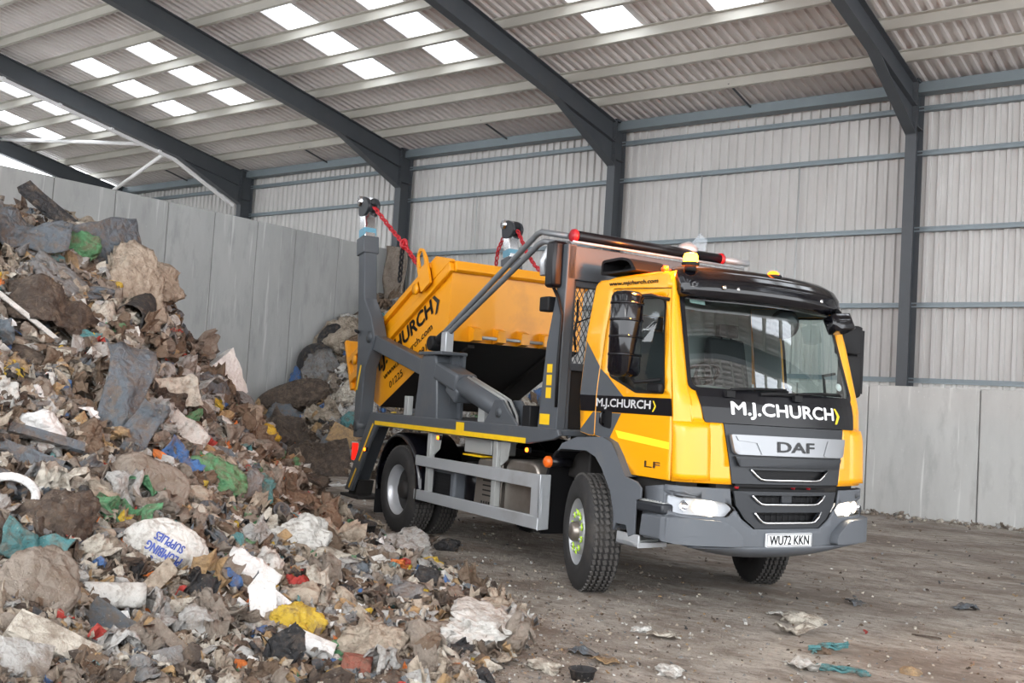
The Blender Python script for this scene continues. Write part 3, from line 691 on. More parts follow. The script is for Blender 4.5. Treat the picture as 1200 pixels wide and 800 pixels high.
for s in (-1, 1):
    mb = MB()
    blk = rounded([(s * 1.01, .585), (s * .47, .575), (s * .485, .66), (s * .57, .735), (s * .64, .775), (s * 1.01, .80)], .03)
    panel_mb(blk, [], bp_(.05), .06, mb); q = mb.build('bumper_corner', 'bumper', bm_, solid=.08, bevel=.028, seg=3)
    mb = MB(); mb.prism(rounded([(1.18, .60), (1.20, .79), (.86, .78), (.84, .60)], .02), 1, s * 1.10, s * 1.15); mb.build('corner_cap', 'bumper', bm_, bevel=.015)
# valance
mb = MB()
def vl(a, bb):
    y = -.98 + 1.96 * a; t = abs(y) / .98; q = bb * math.pi / 2
    return (bsurf(y / 1.125, 0)[0] + .012 - .30 * (1 - math.cos(q)), y * (1 - .10 * bb), .60 - .035 - .115 * math.sin(q) * (1 - t ** 2.5))
mb.grid(vl, 30, 10); mb.build('valance', 'bumper', bm_, solid=.02)
# plate
mb = MB(); P = lambda a, b_: (1.395, -.26 + a, .565 + b_)
mb.prism(rounded([(-.26, .565), (.26, .565), (.26, .676), (-.26, .676)], .008), 0, 1.375, 1.392); pl = mb.build('number_plate', 'plate', bm_)
mb = text_mb('WU72 KKN', lambda a, b_: (1.394, -.225 + a, .583 + b_), .45, .075, .026, 1); mb.build('plate_characters', 'lblack', pl)
mb = panel_mb([(-.255, .57), (.255, .57), (.255, .671), (-.255, .671)], [[(-.25, .575), (.25, .575), (.25, .666), (-.25, .666)]], lambda a, b_: (1.3935, a, b_), 1); mb.build('plate_border', 'lblack', pl)
# headlamps
for s in (-1, 1):
    mb = MB(); panel_mb(hl(s), [], bp_(-.05), .08, mb); h = mb.build('headlamp', 'alu', bm_, solid=.01)
    mb = MB(); panel_mb(hl(s), [], bp_(.004), .06, mb); mb.build('lamp_lens', 'lens', h)
    mb = MB(); c_ = bsurf(s * .70, .865, -.03); mb.lathe([(0, .0), (.045, .004), (.062, .02)], c_, (1, s * .12, 0), 20); mb.build('main_beam', 'headlit', h)
    mb = MB(); c_ = bsurf(s * .80, .88, -.03); mb.lathe([(0, .0), (.04, .004), (.052, .02)], c_, (1, s * .2, 0), 20); mb.build('dipped_beam', 'headlow', h)
    mb = MB(); c_ = bsurf(s * .89, .885, -.035); mb.lathe([(0, .0), (.03, .004), (.04, .02)], c_, (1, s * .3, 0), 20); mb.build('indicator', 'chrome', h)
    ld = bpy.data.lights.new('headlamp_beam', 'SPOT'); ld.energy = 25; ld.color = (1, .86, .68); ld.spot_size = R(120); ld.spot_blend = 1; ld.shadow_soft_size = .06
    lo = bpy.data.objects.new('headlamp_beam', ld); COL.objects.link(lo); lo.parent = h; q = bsurf(s * .70, .865, .05); lo.location = q; lo.rotation_euler = (R(84), 0, R(-90))
ld = bpy.data.lights.new('beacon_light', 'POINT'); ld.energy = 170; ld.color = (1, .26, .03); ld.shadow_soft_size = .05
lo = bpy.data.objects.new('beacon_light', ld); COL.objects.link(lo); lo.parent = T; lo.location = (.92, -.82, 3.02)

# --- mirrors
def mirror(s, cx, zlo, zhi):
    mb = MB()
    mb.tube([(.90, s * 1.0, zhi + .02), (.80, s * 1.12, zhi + .05), (cx, s * 1.24, zhi + .03), (cx, s * 1.24, zhi - .06)], .016, 8)
    mb.tube([(.93, s * 1.07, zlo - .02), (cx + .04, s * 1.18, zlo - .05), (cx, s * 1.24, zlo + .05)], .016, 8)
    a = mb.build('mirror_arm', 'matte', T)
    return a
def rbox(mb, c, d, r=.05, rz=0, n=6, tz=1.):
    x, y = d[0] / 2, d[1] / 2; base = rounded([(-x, -y), (x, -y), (x, y), (-x, y)], r, n); mt_ = Matrix.Rotation(rz, 3, 'Z'); k = len(base); zs = []
    for t, sc in ((-1, .72), (-.96, .88), (-.88, 1), (.88, 1), (.96, .88), (1, .72)): zs.append((t * d[2] / 2, sc))
    vs = [mt_ @ Vector((p[0] * sc, p[1] * sc, z)) + Vector(c) for z, sc in zs for p in base]
    mb.add(vs, [(j * k + i, j * k + (i + 1) % k, (j + 1) * k + (i + 1) % k, (j + 1) * k + i) for j in range(5) for i in range(k)], True)
    mb.add(vs[:k], [list(range(k - 1, -1, -1))]); mb.add(vs[-k:], [list(range(k))])
a = mirror(-1, .68, 1.90, 2.53)
mb = MB(); mb.box(.80, .99, -1.13, -1.06, 1.765, 1.85); mb.build('mirror_bracket', 'matte', T, bevel=.025, seg=3)
mb = MB(); rbox(mb, (.68, -1.27, 2.245), (.21, .25, .71), .08, R(8)); mh = mb.build('mirror_housing', 'black', T)
mb = MB()
for z in (2.50, 2.36, 2.22, 2.07): rbox(mb, (.68, -1.27, z), (.222, .262, .022), .08, R(8))
mb.build('housing_rib', 'black', mh)
mb = MB(); mb.cbox((.567, -1.27, 2.25), (.01, .19, .60), Matrix.Rotation(R(8), 3, 'Z')); mb.build('mirror_glass', 'chrome', mh)
mb = MB(); mb.cbox((.76, -1.355, 2.02), (.05, .004, .09), Matrix.Rotation(R(38), 3, 'Z')); mb.build('warning_label', 'white', mh)
a = mirror(1, .80, 1.88, 2.52)
mb = MB(); rbox(mb, (.80, 1.30, 2.06), (.14, .21, .40), .05, R(-8)); rbox(mb, (.80, 1.27, 2.40), (.13, .26, .28), .05, R(-8)); mb.box(.78, .87, 1.32, 1.41, 1.9, 2.5); mb.build('mirror_housing', 'matte', T, bevel=.01)
mb = MB(); rbox(mb, (.0, 0, 0), (.15, .27, .16), .06, 0); o = mb.build('kerb_mirror', 'black', T); o.location = (1.12, .78, 2.50); o.rotation_euler = (R(8), R(-22), 0)
mb = MB(); mb.tube([(1.02, .80, 2.66), (1.10, .79, 2.60), (1.12, .78, 2.54)], .025, 8); mb.build('kerb_mirror_arm', 'matte', T)

# --- front mudguards and steps
for s in (-1, 1):
    og = [(-.40, 1.20), (-.33, 1.275), (-.10, 1.345), (.29, 1.37), (.42, 1.33), (.52, 1.22), (.64, 1.06), (.80, 1.03), (.86, .985), (.86, .90), (.80, .88), (.80, .60), (.72, .57), (.68, .66), (.54, .66), (.515, .60), (.505, .74), (.44, .92), (.30, 1.10), (.20, 1.19), (.06, 1.235), (-.33, 1.225)]
    mb = MB(); n_ = len(og)
    mb.prism(og, 1, s * 1.145, s * 1.165)
    # wide arch lip
    arc = [(-.40, 1.20), (-.33, 1.275), (-.10, 1.345), (.29, 1.37), (.42, 1.33), (.52, 1.22), (.64, 1.06)]
    for (x0, z0), (x1, z1) in zip(arc[:-1], arc[1:]): mb.add([(x0, s * 1.165, z0), (x1, s * 1.165, z1), (x1, s * .80, z1), (x0, s * .80, z0)], [(0, 1, 2, 3)])
    arc = [(.505, .60), (.505, .74), (.44, .92), (.30, 1.10), (.20, 1.19), (.06, 1.235), (-.33, 1.225), (-.40, 1.20)]
    for (x0, z0), (x1, z1) in zip(arc[:-1], arc[1:]): mb.add([(x0, s * 1.165, z0), (x1, s * 1.165, z1), (x1, s * .75, z1), (x0, s * .75, z0)], [(0, 1, 2, 3)])
    mb.build('mudguard', 'bumper', T, bevel=.018, seg=3)
    mb = MB()
    mb.prism([(.50, 1.07), (1.13, 1.07), (1.10, .90), (.95, .60), (.52, .60)], 1, s * .80, s * 1.02); mb.build('step_well', 'under', T)
    mb = MB(); mb.box(.80, 1.14, *sorted((s * 1.16, s * .86)), .80, .885); st = mb.build('upper_step', 'dgrey', T, bevel=.02)
    mb = MB(); mb.box(.83, 1.12, *sorted((s * 1.15, s * .88)), .886, .893)
    for k in range(7): mb.box(.84 + k * .04, .855 + k * .04, *sorted((s * 1.14, s * .90)), .893, .90)
    mb.build('step_tread', 'zinc', st)
    mb = MB(); mb.box(.56, .86, *sorted((s * 1.16, s * .86)), .50, .54); mb.box(.56, .86, *sorted((s * .88, s * .86)), .54, .68); mb.box(.56, .86, *sorted((s * 1.16, s * 1.14)), .50, .60); st = mb.build('lower_step', 'alu', T, bevel=.006)
    mb = MB()
    for k in range(6): mb.box(.59 + k * .04, .605 + k * .04, *sorted((s * 1.13, s * .92)), .54, .552)
    mb.build('step_tread', 'zinc', st)
    # rear half of arch: black flap
    mb = MB(); pts = [(-.36, 1.23), (-.48, 1.16), (-.57, 1.02), (-.63, .85), (-.66, .62), (-.665, .40)]
    q2 = [(x - .03, z + .02) for x, z in pts]
    mb.prism(pts + q2[::-1], 1, *sorted((s * 1.13, s * .75))); mb.build('mud_flap', 'matte', T, bevel=.008)

# --- wheels
def wheel(name, dual=False, s=-1, front_=False):
    r = .51; w = .29
    root = bpy.data.objects.new(name, None); COL.objects.link(root); root.parent = T
    tires = [0] if not dual else [0, .33]
    for dy in tires:
        mb = MB()
        prof = [(.295, -.12), (.30, -.14), (.36, -.152), (.43, -.150), (.475, -.135), (.503, -.112), (.510, -.10)]
        gr = [-.072, -.028, .028, .072]; pr_ = list(prof)
        for g in gr: pr_ += [(.511, g - .009), (.498, g - .006), (.498, g + .006), (.511, g + .009)]
        pr_ += [(a, -b_) for a, b_ in prof[::-1]]; pr_ += [(.288, .10), (.288, -.10)]
        mb.lathe(pr_, (0, 0, 0), (0, 1, 0), 56, close=True)
        # tread sipes: small raised lugs
        for k in range(56):
            A = 2 * math.pi * (k + .5) / 56
            for (g0, g1) in ((-.108, -.083), (-.061, -.040), (-.016, .016), (.040, .061), (.083, .108)):
                rot = Matrix.Rotation(-A, 3, 'Y'); c_ = rot @ Vector((.512, 0, 0)); off = .012 * math.sin(k * 3.1 + g0 * 50)
                mb.mi = 1; mb.cbox((c_.x, (g0 + g1) / 2, c_.z), (.020, (g1 - g0), .040), rot @ Matrix.Rotation(.35, 3, 'X'))
        t = mb.build('tyre', ['rubber', 'tread'], root); t.location = (0, dy * (1 if s < 0 else -1), 0)
        for p_ in t.data.polygons: p_.use_smooth = p_.material_index == 0
    mb = MB()
    so_ = -1 if s < 0 else 1
    if front_:   # convex disc towards outside
        mb.lathe([(.292, so_ * .13), (.275, so_ * .118), (.268, so_ * .06), (.262, so_ * .02), (.235, so_ * .02), (.215, so_ * .05), (.195, so_ * .115), (.15, so_ * .130), (.085, so_ * .130), (.085, so_ * .10)], (0, 0, 0), (0, 1, 0), 40)
    else:        # dished rear
        mb.lathe([(.295, so_ * .13), (.275, so_ * .12), (.268, so_ * .05), (.255, so_ * -.02), (.235, so_ * -.05), (.21, so_ * -.06), (.16, so_ * -.065), (.11, so_ * -.06), (.11, so_ * 0.0), (.08, so_ * .02), (0, so_ * .02)], (0, 0, 0), (0, 1, 0), 40)
    rm = mb.build('rim', 'rim', root)
    mb = MB(); mb.lathe([(.292, -so_ * .13), (.27, -so_ * .10), (.262, so_ * .0), (.0, so_ * .0)], (0, 0, 0), (0, 1, 0), 32); mb.build('brake_drum', 'under', root)
    mb = MB()
    for k in range(10):
        A = 2 * math.pi * k / 10; c_ = (math.cos(A) * .245, so_ * (.032 if front_ else -.045), math.sin(A) * .245); mb.lathe([(0, .0), (.020, .0), (.020, -.02)], c_, (0, so_, 0), 10)
    mb.build('hand_hole', 'matte', rm)
    if front_:
        mb = MB()
        for k in range(10):
            A = 2 * math.pi * (k + .5) / 10; mb.lathe([(0, .035), (.016, .03), (.017, 0)], (math.cos(A) * .165, so_ * .12, math.sin(A) * .165), (0, so_, 0), 6)
        mb.build('wheel_nut', 'zinc', rm)
        mb = MB()
        for k in range(10):
            A = 2 * math.pi * (k + .5) / 10; c_ = Vector((math.cos(A) * .165, so_ * .135, math.sin(A) * .165)); mb.torus(c_, .021, .008, (0, 1, 0), 10, 5)
            d_ = Vector((math.cos(A + .9), 0, math.sin(A + .9))); mb.tube([c_ + d_ * .02, c_ + d_ * .05], [.010, .003], 5)
        mb.build('nut_indicator', 'lime', rm)
        mb = MB(); mb.lathe([(.088, so_ * .10), (.086, so_ * .17), (.07, so_ * .19), (0, so_ * .195)], (0, 0, 0), (0, 1, 0), 24); mb.build('hub', 'mudmetal', rm)
    else:
        mb = MB(); mb.lathe([(.12, so_ * -.05), (.115, so_ * .06), (.09, so_ * .09), (0, so_ * .095)], (0, 0, 0), (0, 1, 0), 24); mb.build('hub', 'under', rm)
    return root
WB = 3.707
w_ = wheel('front_wheel', s=-1, front_=True); w_.location = (0, -1.02, .511); w_.rotation_euler = (0, .3, 0); w_.rotation_euler = (0, 0, R(-20))
w_ = wheel('front_wheel', s=1, front_=True); w_.location = (0, 1.02, .511); w_.rotation_euler = (0, 0, R(-22))
w_ = wheel('rear_wheel', True, -1); w_.location = (-WB, -1.06, .511)
w_ = wheel('rear_wheel', True, 1); w_.location = (-WB, 1.06, .511)
# rear wheel arches
for s in (-1, 1):
    mb = MB(); n_ = 26; ri = .575
    P0 = []
    for k in range(n_ + 1):
        A = R(-12 + 200 * k / n_); P0.append((-WB + math.cos(A) * ri * .98, .55 + math.sin(A) * ri * 1.06))
    prof = [(1.225, -.03), (1.225, .0), (1.19, .025), (1.10, .03), (.62, .03), (.62, .015), (1.10, .010), (1.185, .005)]
    vs = []
    for k, (x, z) in enumerate(P0):
        A = R(-12 + 200 * k / n_); nx, nz_ = math.cos(A), math.sin(A)
        vs += [(x + nx * o_, s * y, z + nz_ * o_) for y, o_ in prof]
    m_ = len(prof); mb.add(vs, [(k * m_ + j, k * m_ + (j + 1) % m_, (k + 1) * m_ + (j + 1) % m_, (k + 1) * m_ + j) for k in range(n_) for j in range(m_)], True)
    mb.build('wheel_arch', 'black', T)
    mb = MB(); mb.box(-4.31, -4.29, *sorted((s * .62, s * 1.21)), .17, .62); mb.build('mud_flap', 'matte', T)

# --- chassis, axles
mb = MB()
for s in (-1, 1): mb.box(-4.9, .9, s * .43 - .035, s * .43 + .035, .78, 1.04)
for x in (-4.6, -3.0, -1.9, -.7, .5): mb.box(x - .04, x + .04, -.42, .42, .82, 1.0)
mb.build('chassis_frame', 'under', T)
mb = MB(); mb.tube([(-WB, -.9, .511), (-WB, .9, .511)], .08, 12); mb.lathe([(0, -.2), (.12, -.16), (.2, 0), (.12, .16), (0, .2)], (-WB, 0, .53), (0, 1, 0), 20); mb.tube([(-WB, 0, .53), (-.5, 0, .75)], .05, 10)
mb.box(-.06, .06, -.85, .85, .40, .52); mb.build('axle', 'under', T)
mb = MB(); mb.box(-.5, 1.0, -.42, .42, .62, 1.38); mb.box(-.1, 1.05, -1.0, 1.0, 1.28, 1.42); mb.box(.6, 1.15, -.95, .95, .62, .95); mb.box(-.6, -.25, -.9, .9, .95, 1.4); mb.build('engine_block', 'under', T, bevel=.02)

# --- skip loader body
def plate_xz(mb, poly, s, y0, y1): mb.prism(poly, 1, *sorted((s * y0, s * y1)))
mb = MB()
for s in (-1, 1):
    plate_xz(mb, [(-4.57, 1.39), (-.33, 1.40), (-.30, 1.34), (-.40, 1.30), (-.84, 1.235), (-4.36, 1.225), (-4.62, .93), (-5.02, .36), (-5.25, .36)], s, 1.18, 1.225)
    plate_xz(mb, [(-4.57, 1.39), (-.33, 1.40), (-.33, 1.34), (-4.50, 1.33)], s, .40, 1.20)
    plate_xz(mb, [(-4.57, 1.39), (-4.50, 1.33), (-5.19, .36), (-5.25, .36)], s, .95, 1.20)
mb.box(-4.55, -.33, -.5, .5, 1.33, 1.39)
mb.build('loader_deck', 'grey', T, bevel=.01)
mb = MB()
for s in (-1, 1):
    mb.box(-5.40, -4.80, *sorted((s * .80, s * 1.22)), .27, .31); mb.prism([(-5.3, .31), (-5.05, .31), (-5.0, .50), (-5.15, .50)], 1, *sorted((s * .92, s * 1.15)))
mb.build('stabiliser_foot', 'under', T, bevel=.008)
mb = MB()
y_ = -1.228
def strip(mb, pts, wd, y, s=-1):
    for (x0, z0), (x1, z1) in zip(pts[:-1], pts[1:]):
        d_ = Vector((x1 - x0, z1 - z0)).normalized(); nn = Vector((-d_.y, d_.x)) * wd / 2
        mb.add([(x0 - nn.x, s * y, z0 - nn.y), (x1 - nn.x, s * y, z1 - nn.y), (x1 + nn.x, s * y, z1 + nn.y), (x0 + nn.x, s * y, z0 + nn.y)], [(0, 1, 2, 3)])
for s in (-1, 1):
    strip(mb, [(-4.42, 1.265), (-.86, 1.262)], .05, 1.2285, s); strip(mb, [(-4.46, 1.25), (-4.83, .76)], .035, 1.2285, s); strip(mb, [(-4.90, .66), (-5.10, .40)], .035, 1.2285, s)
mb.build('reflective_strip', 'tapey', T)
mb = MB()
for x0, z0, x1, z1 in ((-2.28, 1.285, -2.10, 1.375),): mb.add([(x0, -1.2285, z0), (x1, -1.2285, z0), (x1, -1.2285, z1), (x0, -1.2285, z1)], [(0, 1, 2, 3)])
mb.build('warning_label', 'tapey', T)
# lift arms
M['blueband'] = mat('blue_tape', (.12, .30, .40), .4)
armp = [(-5.07, 1.05), (-4.93, 1.05), (-4.90, 1.45), (-4.90, 1.75), (-4.82, 2.10), (-4.66, 2.26), (-4.64, 2.38), (-4.78, 2.60), (-5.02, 2.86), (-5.08, 3.55), (-5.22, 3.70), (-5.36, 3.70), (-5.35, 3.58), (-5.24, 2.9), (-5.13, 2.08), (-5.09, 1.6)]
def lift_arm(s):
    mb = MB(); lower = [(-5.12, 1.05), (-4.98, 1.05), (-4.93, 1.50), (-4.90, 1.95), (-4.70, 2.22), (-4.66, 2.36), (-4.80, 2.60), (-5.06, 2.86), (-5.18, 3.62), (-5.38, 3.62), (-5.27, 2.9), (-5.16, 2.08)]
    plate_xz(mb, lower, s, 1.03, 1.21); a = mb.build('lift_arm', 'grey', T, bevel=.012)
    mb = MB(); mb.beam((-5.26, s * 1.12, 3.45), (-5.30, s * 1.12, 3.68), .225, .235, (1, 0, 0)); mb.build('arm_collar', 'grey', a, bevel=.012)
    mb = MB(); mb.beam((-5.29, s * 1.12, 3.62), (-5.36, s * 1.12, 4.02), .16, .17, (1, 0, 0)); mb.build('telescopic_section', 'chrome', a, bevel=.012)
    mb = MB(); mb.beam((-5.31, s * 1.12, 3.70), (-5.325, s * 1.12, 3.80), .17, .18, (1, 0, 0)); mb.build('blue_band', 'blueband', a)
    mb = MB(); plate_xz(mb, rounded([(-5.46, 3.98), (-5.28, 3.96), (-5.18, 4.02), (-5.14, 4.10), (-5.20, 4.19), (-5.34, 4.24), (-5.50, 4.19)], .05), s, 1.03, 1.075); plate_xz(mb, rounded([(-5.46, 3.98), (-5.28, 3.96), (-5.18, 4.02), (-5.14, 4.10), (-5.20, 4.19), (-5.34, 4.24), (-5.50, 4.19)], .05), s, 1.165, 1.21)
    mb.box(-5.46, -5.28, *sorted((s * 1.07, s * 1.17)), 3.97, 4.14); hd = mb.build('arm_head', 'dgrey', a, bevel=.01)
    mb = MB(); mb.lathe([(0, -.11), (.07, -.11), (.07, .11), (0, .11)], (-5.42, s * 1.12, 4.18), (0, 1, 0), 16); mb.build('head_roller', 'chrome', hd)
    mb = MB()
    for (x, z) in ((-4.80, 2.34), (-5.03, 1.20)): mb.lathe([(0, -.105), (.075, -.105), (.075, .105), (0, .105)], (x, s * 1.12, z), (0, 1, 0), 18)
    mb.build('arm_pivot', 'steel', a)
    mb = MB(); mb.add([(-5.13, s * 1.212, 1.66), (-5.08, s * 1.212, 1.66), (-4.99, s * 1.212, 1.98), (-5.04, s * 1.212, 1.98)], [(0, 1, 2, 3)]); mb.build('warning_label', 'tapey', a)
    mb = MB(); mb.tube([(-5.19, s * 1.20, 2.42), (-5.14, s * 1.27, 2.43), (-5.04, s * 1.27, 2.40)], .018, 6); mb.build('lock_handle', 'matte', a)
    # ram / beam
    mb = MB(); mb.beam((-4.84, s * 1.11, 2.30), (-3.30, s * 1.11, 1.96), .15, .19); mb.build('lift_beam', 'grey', T, bevel=.012)
    # tower
    mb = MB(); plate_xz(mb, [(-3.36, 1.36), (-2.78, 1.36), (-2.86, 2.0), (-2.92, 2.10), (-3.22, 2.10), (-3.28, 2.02)], s, .93, 1.215); tw = mb.build('ram_tower', 'grey', T, bevel=.02)
    mb = MB(); mb.box(-3.30, -2.72, *sorted((s * .90, s * 1.235)), 2.10, 2.14); mb.build('tower_cap', 'grey', tw, bevel=.01)
    mb = MB(); mb.box(-2.875, -2.72, *sorted((s * .92, s * .955)), 1.40, 2.1); mb.box(-2.875, -2.80, *sorted((s * .94, s * 1.05)), 1.55, 2.1); mb.build('tower_rib', 'grey', tw)
    # ram barrel
    p0 = Vector((-2.90, s * 1.09, 1.90)); p1 = Vector((-1.42, s * 1.09, 1.50)); d_ = p1 - p0
    mb = MB(); mb.tube([p0 + d_ * .26, p0 + d_ * .28, p0 + d_ * .90, p0 + d_ * .91], [.095, .115, .115, .10], 20); rb = mb.build('ram_barrel', 'grey', T)
    mb = MB()
    mb.beam(p0 + d_ * 0 + Vector((0, 0, .03)), p0 + d_ * .36 + Vector((0, 0, .03)), .27, .20); mb.beam(p0 + d_ * .2 - Vector((0, 0, .05)), p0 + d_ * .36 - Vector((0, 0, .12)), .24, .16); mb.build('ram_sleeve', 'grey', rb, bevel=.03, seg=3)
    mb = MB()
    for q in (-.03, .03): mb.tube([p0 + d_ * .40 + Vector((0, s * -.02 + q, .12)), p0 + d_ * .86 + Vector((0, q, .125)), p0 + d_ * .97 + Vector((0, q, .12)), p1 + Vector((.10, q, -.02)), p1 + Vector((.14, q, -.18))], .016, 8)
    mb.build('hydraulic_hose', 'zinc', rb)
    mb = MB(); plate_xz(mb, [(-1.72, 1.39), (-1.60, 1.52), (-1.52, 1.64), (-1.38, 1.64), (-1.28, 1.55), (-1.05, 1.39)], s, 1.18, 1.215); plate_xz(mb, [(-1.72, 1.39), (-1.60, 1.52), (-1.52, 1.64), (-1.38, 1.64), (-1.28, 1.55), (-1.05, 1.39)], s, .96, .995)
    br = mb.build('ram_bracket', 'grey', T, bevel=.006)
    mb = MB(); mb.lathe([(0, -.14), (.05, -.14), (.05, .14), (0, .14)], (-1.42, s * 1.09, 1.51), (0, 1, 0), 16); mb.build('pivot_pin', 'steel', br)
    mb = MB(); mb.prism([(-1.85, 1.225), (-1.42, 1.30), (-.98, 1.225)], 1, *sorted((s * 1.2, s * 1.227))); 
    return a
for s in (-1, 1): lift_arm(s)
# deck fittings
mb = MB()
for x in (-3.72,): mb.box(x - .05, x + .05, -1.15, -1.08, 1.39, 1.62)
mb.box(-2.05, -1.92, -1.10, -1.02, 1.39, 1.62); mb.box(-1.05, -.92, -1.15, -1.0, 1.39, 1.56)
mb.build('deck_post', 'zinc', T, bevel=.006)
mb = MB(); mb.box(-1.0, -.86, -1.2, -1.05, 1.39, 1.60); mb.build('valve_box', 'matte', T, bevel=.01)

# --- headboard gantry
for s in (-1, 1):
    mb = MB(); plate_xz(mb, [(-.78, 1.38), (-.45, 1.38), (-.44, 2.20), (-.42, 2.80), (-.42, 3.13), (-.52, 3.13), (-.60, 2.60), (-.70, 2.20)], s, 1.06, 1.16); po = mb.build('gantry_post', 'grey', T, bevel=.01)
    if s < 0:
        mb = MB()
        for z0, z1 in ((1.92, 2.00), (1.80, 1.90), (1.68, 1.78), (1.43, 1.53)): mb.add([(-.66 - (.0 if z0 > 1.6 else .08), -1.162, z0), (-.57, -1.162, z0), (-.57, -1.162, z1), (-.66 - (.0 if z0 > 1.6 else .08), -1.162, z1)], [(0, 1, 2, 3)])
        mb.build('warning_label', 'tapey', po)
mb = MB(); mb.box(-.56, -.42, -1.15, 1.15, 2.80, 3.12); mb.box(-.54, -.46, -1.10, 1.10, 2.74, 2.80); mb.box(-.54, -.46, -1.1, 1.1, 1.95, 2.02); mb.box(-.54, -.46, -1.08, -1.02, 1.39, 2.8); mb.box(-.54, -.46, .98, 1.08, 1.39, 2.8); mb.box(-.54, -.46, -.05, .05, 1.39, 2.8)
gf = mb.build('headboard', 'grey', T, bevel=.008)
mb = MB(); mb.box(-.53, -.50, -1.06, 1.06, 1.40, 1.98); mb.build('headboard_panel', 'under', gf)
mb = MB(); t_ = .0045
for k in range(40):
    y = -1.04 + k * .053
    for sg in (1, -1):
        # diagonal expanded mesh
        z0 = 2.02; z1 = 2.74; run = (z1 - z0) * .55 * sg; a0_, b0_ = y, y + run
        za, zb = z0, z1
        if b0_ > 1.04: zb = z0 + (1.04 - a0_) / run * (z1 - z0); b0_ = 1.04
        if b0_ < -1.04: zb = z0 + (-1.04 - a0_) / run * (z1 - z0); b0_ = -1.04
        mb.beam((-.50, a0_, za), (-.50, b0_, zb), t_ * 2, t_)
for k in range(8):
    zz = 2.02 + k * .09; 
    mb.beam((-.50, -1.04, zz), (-.50, -1.04 + (2.74 - zz) * .55, 2.74), t_ * 2, t_); mb.beam((-.50, 1.04, zz), (-.50, 1.04 - (2.74 - zz) * .55, 2.74), t_ * 2, t_)
mb.build('headboard_mesh', 'steel', gf)
mb = MB(); mb.box(-.66, -.50, -1.26, -1.10, 2.72, 3.16); mb.build('sheet_motor_box', 'panelblack', T, bevel=.03)
mb = MB(); mb.tube([(-.64, -1.22, 3.10), (-.72, -1.24, 2.98), (-.70, -1.24, 2.84)], .035, 10); mb.build('motor_cowl', 'alu', T)
mb = MB(); mb.box(-.78, -.62, -1.22, -1.10, 2.50, 2.64); mb.build('work_lamp', 'matte', T, bevel=.015)
mb = MB(); mb.tube([(-.60, -1.18, 2.72), (-.50, -1.19, 2.62), (-.42, -1.19, 2.45), (-.44, -1.19, 2.0), (-.46, -1.17, 1.6)], .016, 7); mb.tube([(-.45, -1.0, 2.62), (-.44, -1.0, 2.45), (-.45, -1.02, 2.3), (-.44, -1.0, 2.14)], .012, 6); mb.tube([(-.45, -1.0, 2.40), (-.40, -.85, 2.47), (-.3, -.6, 2.6)], .008, 6); mb.build('cable', 'matte', T)
# sheeting roller
mb = MB(); mb.tube([(-.45, -1.06, 3.215), (-.45, .72, 3.215)], .052, 14); rl_ = mb.build('sheet_roller', 'panelblack', T)
mb = MB(); mb.tube([(-.38, -1.14, 3.145), (-.38, 1.0, 3.145)], .014, 8); mb.build('top_rail', 'alu', T)
mb = MB(); mb.tube([(-.45, .70, 3.215), (-.45, 1.12, 3.215)], .034, 12); mb.build('roller_shaft', 'alu', rl_)
mb = MB()
for y in (-1.085, .74): mb.lathe([(0, -.02), (.06, -.02), (.065, 0), (.06, .02), (0, .02)], (-.45, y, 3.215), (0, 1, 0), 14)
mb.build('roller_collar', 'red', rl_)
mb = MB(); mb.tube([(-.50, .35, 3.22), (-.50, .35, 3.30), (-.50, .37, 3.34)], [.10, .10, .03], 14); mb.build('exhaust_cap', 'alu', T)
mb = MB(); mb.prism([(.34, 3.28), (.58, 3.28), (.60, 3.40), (.50, 3.46)], 0, -.515, -.50); mb.build('deflector_plate', 'lens', T)
# sheeting arms
for dz, dx, lb in ((0, 0, None), (-.10, .05, None)):
    e = -1.12; mb = MB()
    mb.tube([(-3.02 + dx, e - .02, 2.30 + dz * .3), (-2.9 + dx, e, 2.36 + dz * .4), (-1.12 + dx, e, 3.25 + dz), (-1.05 + dx, e, 3.285 + dz), (-.96 + dx, e, 3.30 + dz), (-.52, e + .03, 3.215 + dz * .75)], .030, 12)
    mb.build('sheeting_arm', 'armgrey', T)
mb = MB(); mb.lathe([(0, -.09), (.085, -.08), (.09, 0), (.085, .08), (0, .09)], (-3.06, -1.14, 2.235), (0, 1, 0), 18); mb.tube([(-3.12, -1.13, 2.22), (-2.86, -1.13, 2.33)], .06, 10); mb.build('arm_motor', 'matte', T, bevel=.01)
mb = MB(); mb.box(-2.86, -2.74, -1.18, -1.08, 2.12, 2.36); mb.build('arm_mount', 'alu', T, bevel=.008)

# --- side guard
mb = MB(); y0, y1 = -1.225, -1.19
mb.prism([(-3.22, .84), (-.57, .84), (-.57, .965), (-3.22, .955)], 1, y0, y1); mb.prism([(-3.21, .455), (-.57, .455), (-.57, .57), (-3.21, .57)], 1, y0, y1); mb.box(-.72, -.57, y0, y1, .57, .84); mb.box(-.60, -.57, y0, -1.10, .455, .965)
sg_ = mb.build('side_guard', 'alu', T, bevel=.008)
mb = MB()
for x in (-2.98, -1.50): mb.box(x - .04, x + .04, -1.185, -1.12, .52, 1.22); mb.prism([(x + .04, 1.22), (x + .24, 1.22), (x + .20, 1.05), (x + .06, .97)], 1, -1.15, -1.14)
mb.build('guard_bracket', 'zinc', sg_, bevel=.004)
mb = MB(); y0, y1 = 1.19, 1.225
mb.prism([(-3.22, .84), (-.57, .84), (-.57, .965), (-3.22, .955)], 1, y0, y1); mb.prism([(-3.21, .455), (-.57, .455), (-.57, .57), (-3.21, .57)], 1, y0, y1); mb.build('side_guard', 'alu', T, bevel=.008)
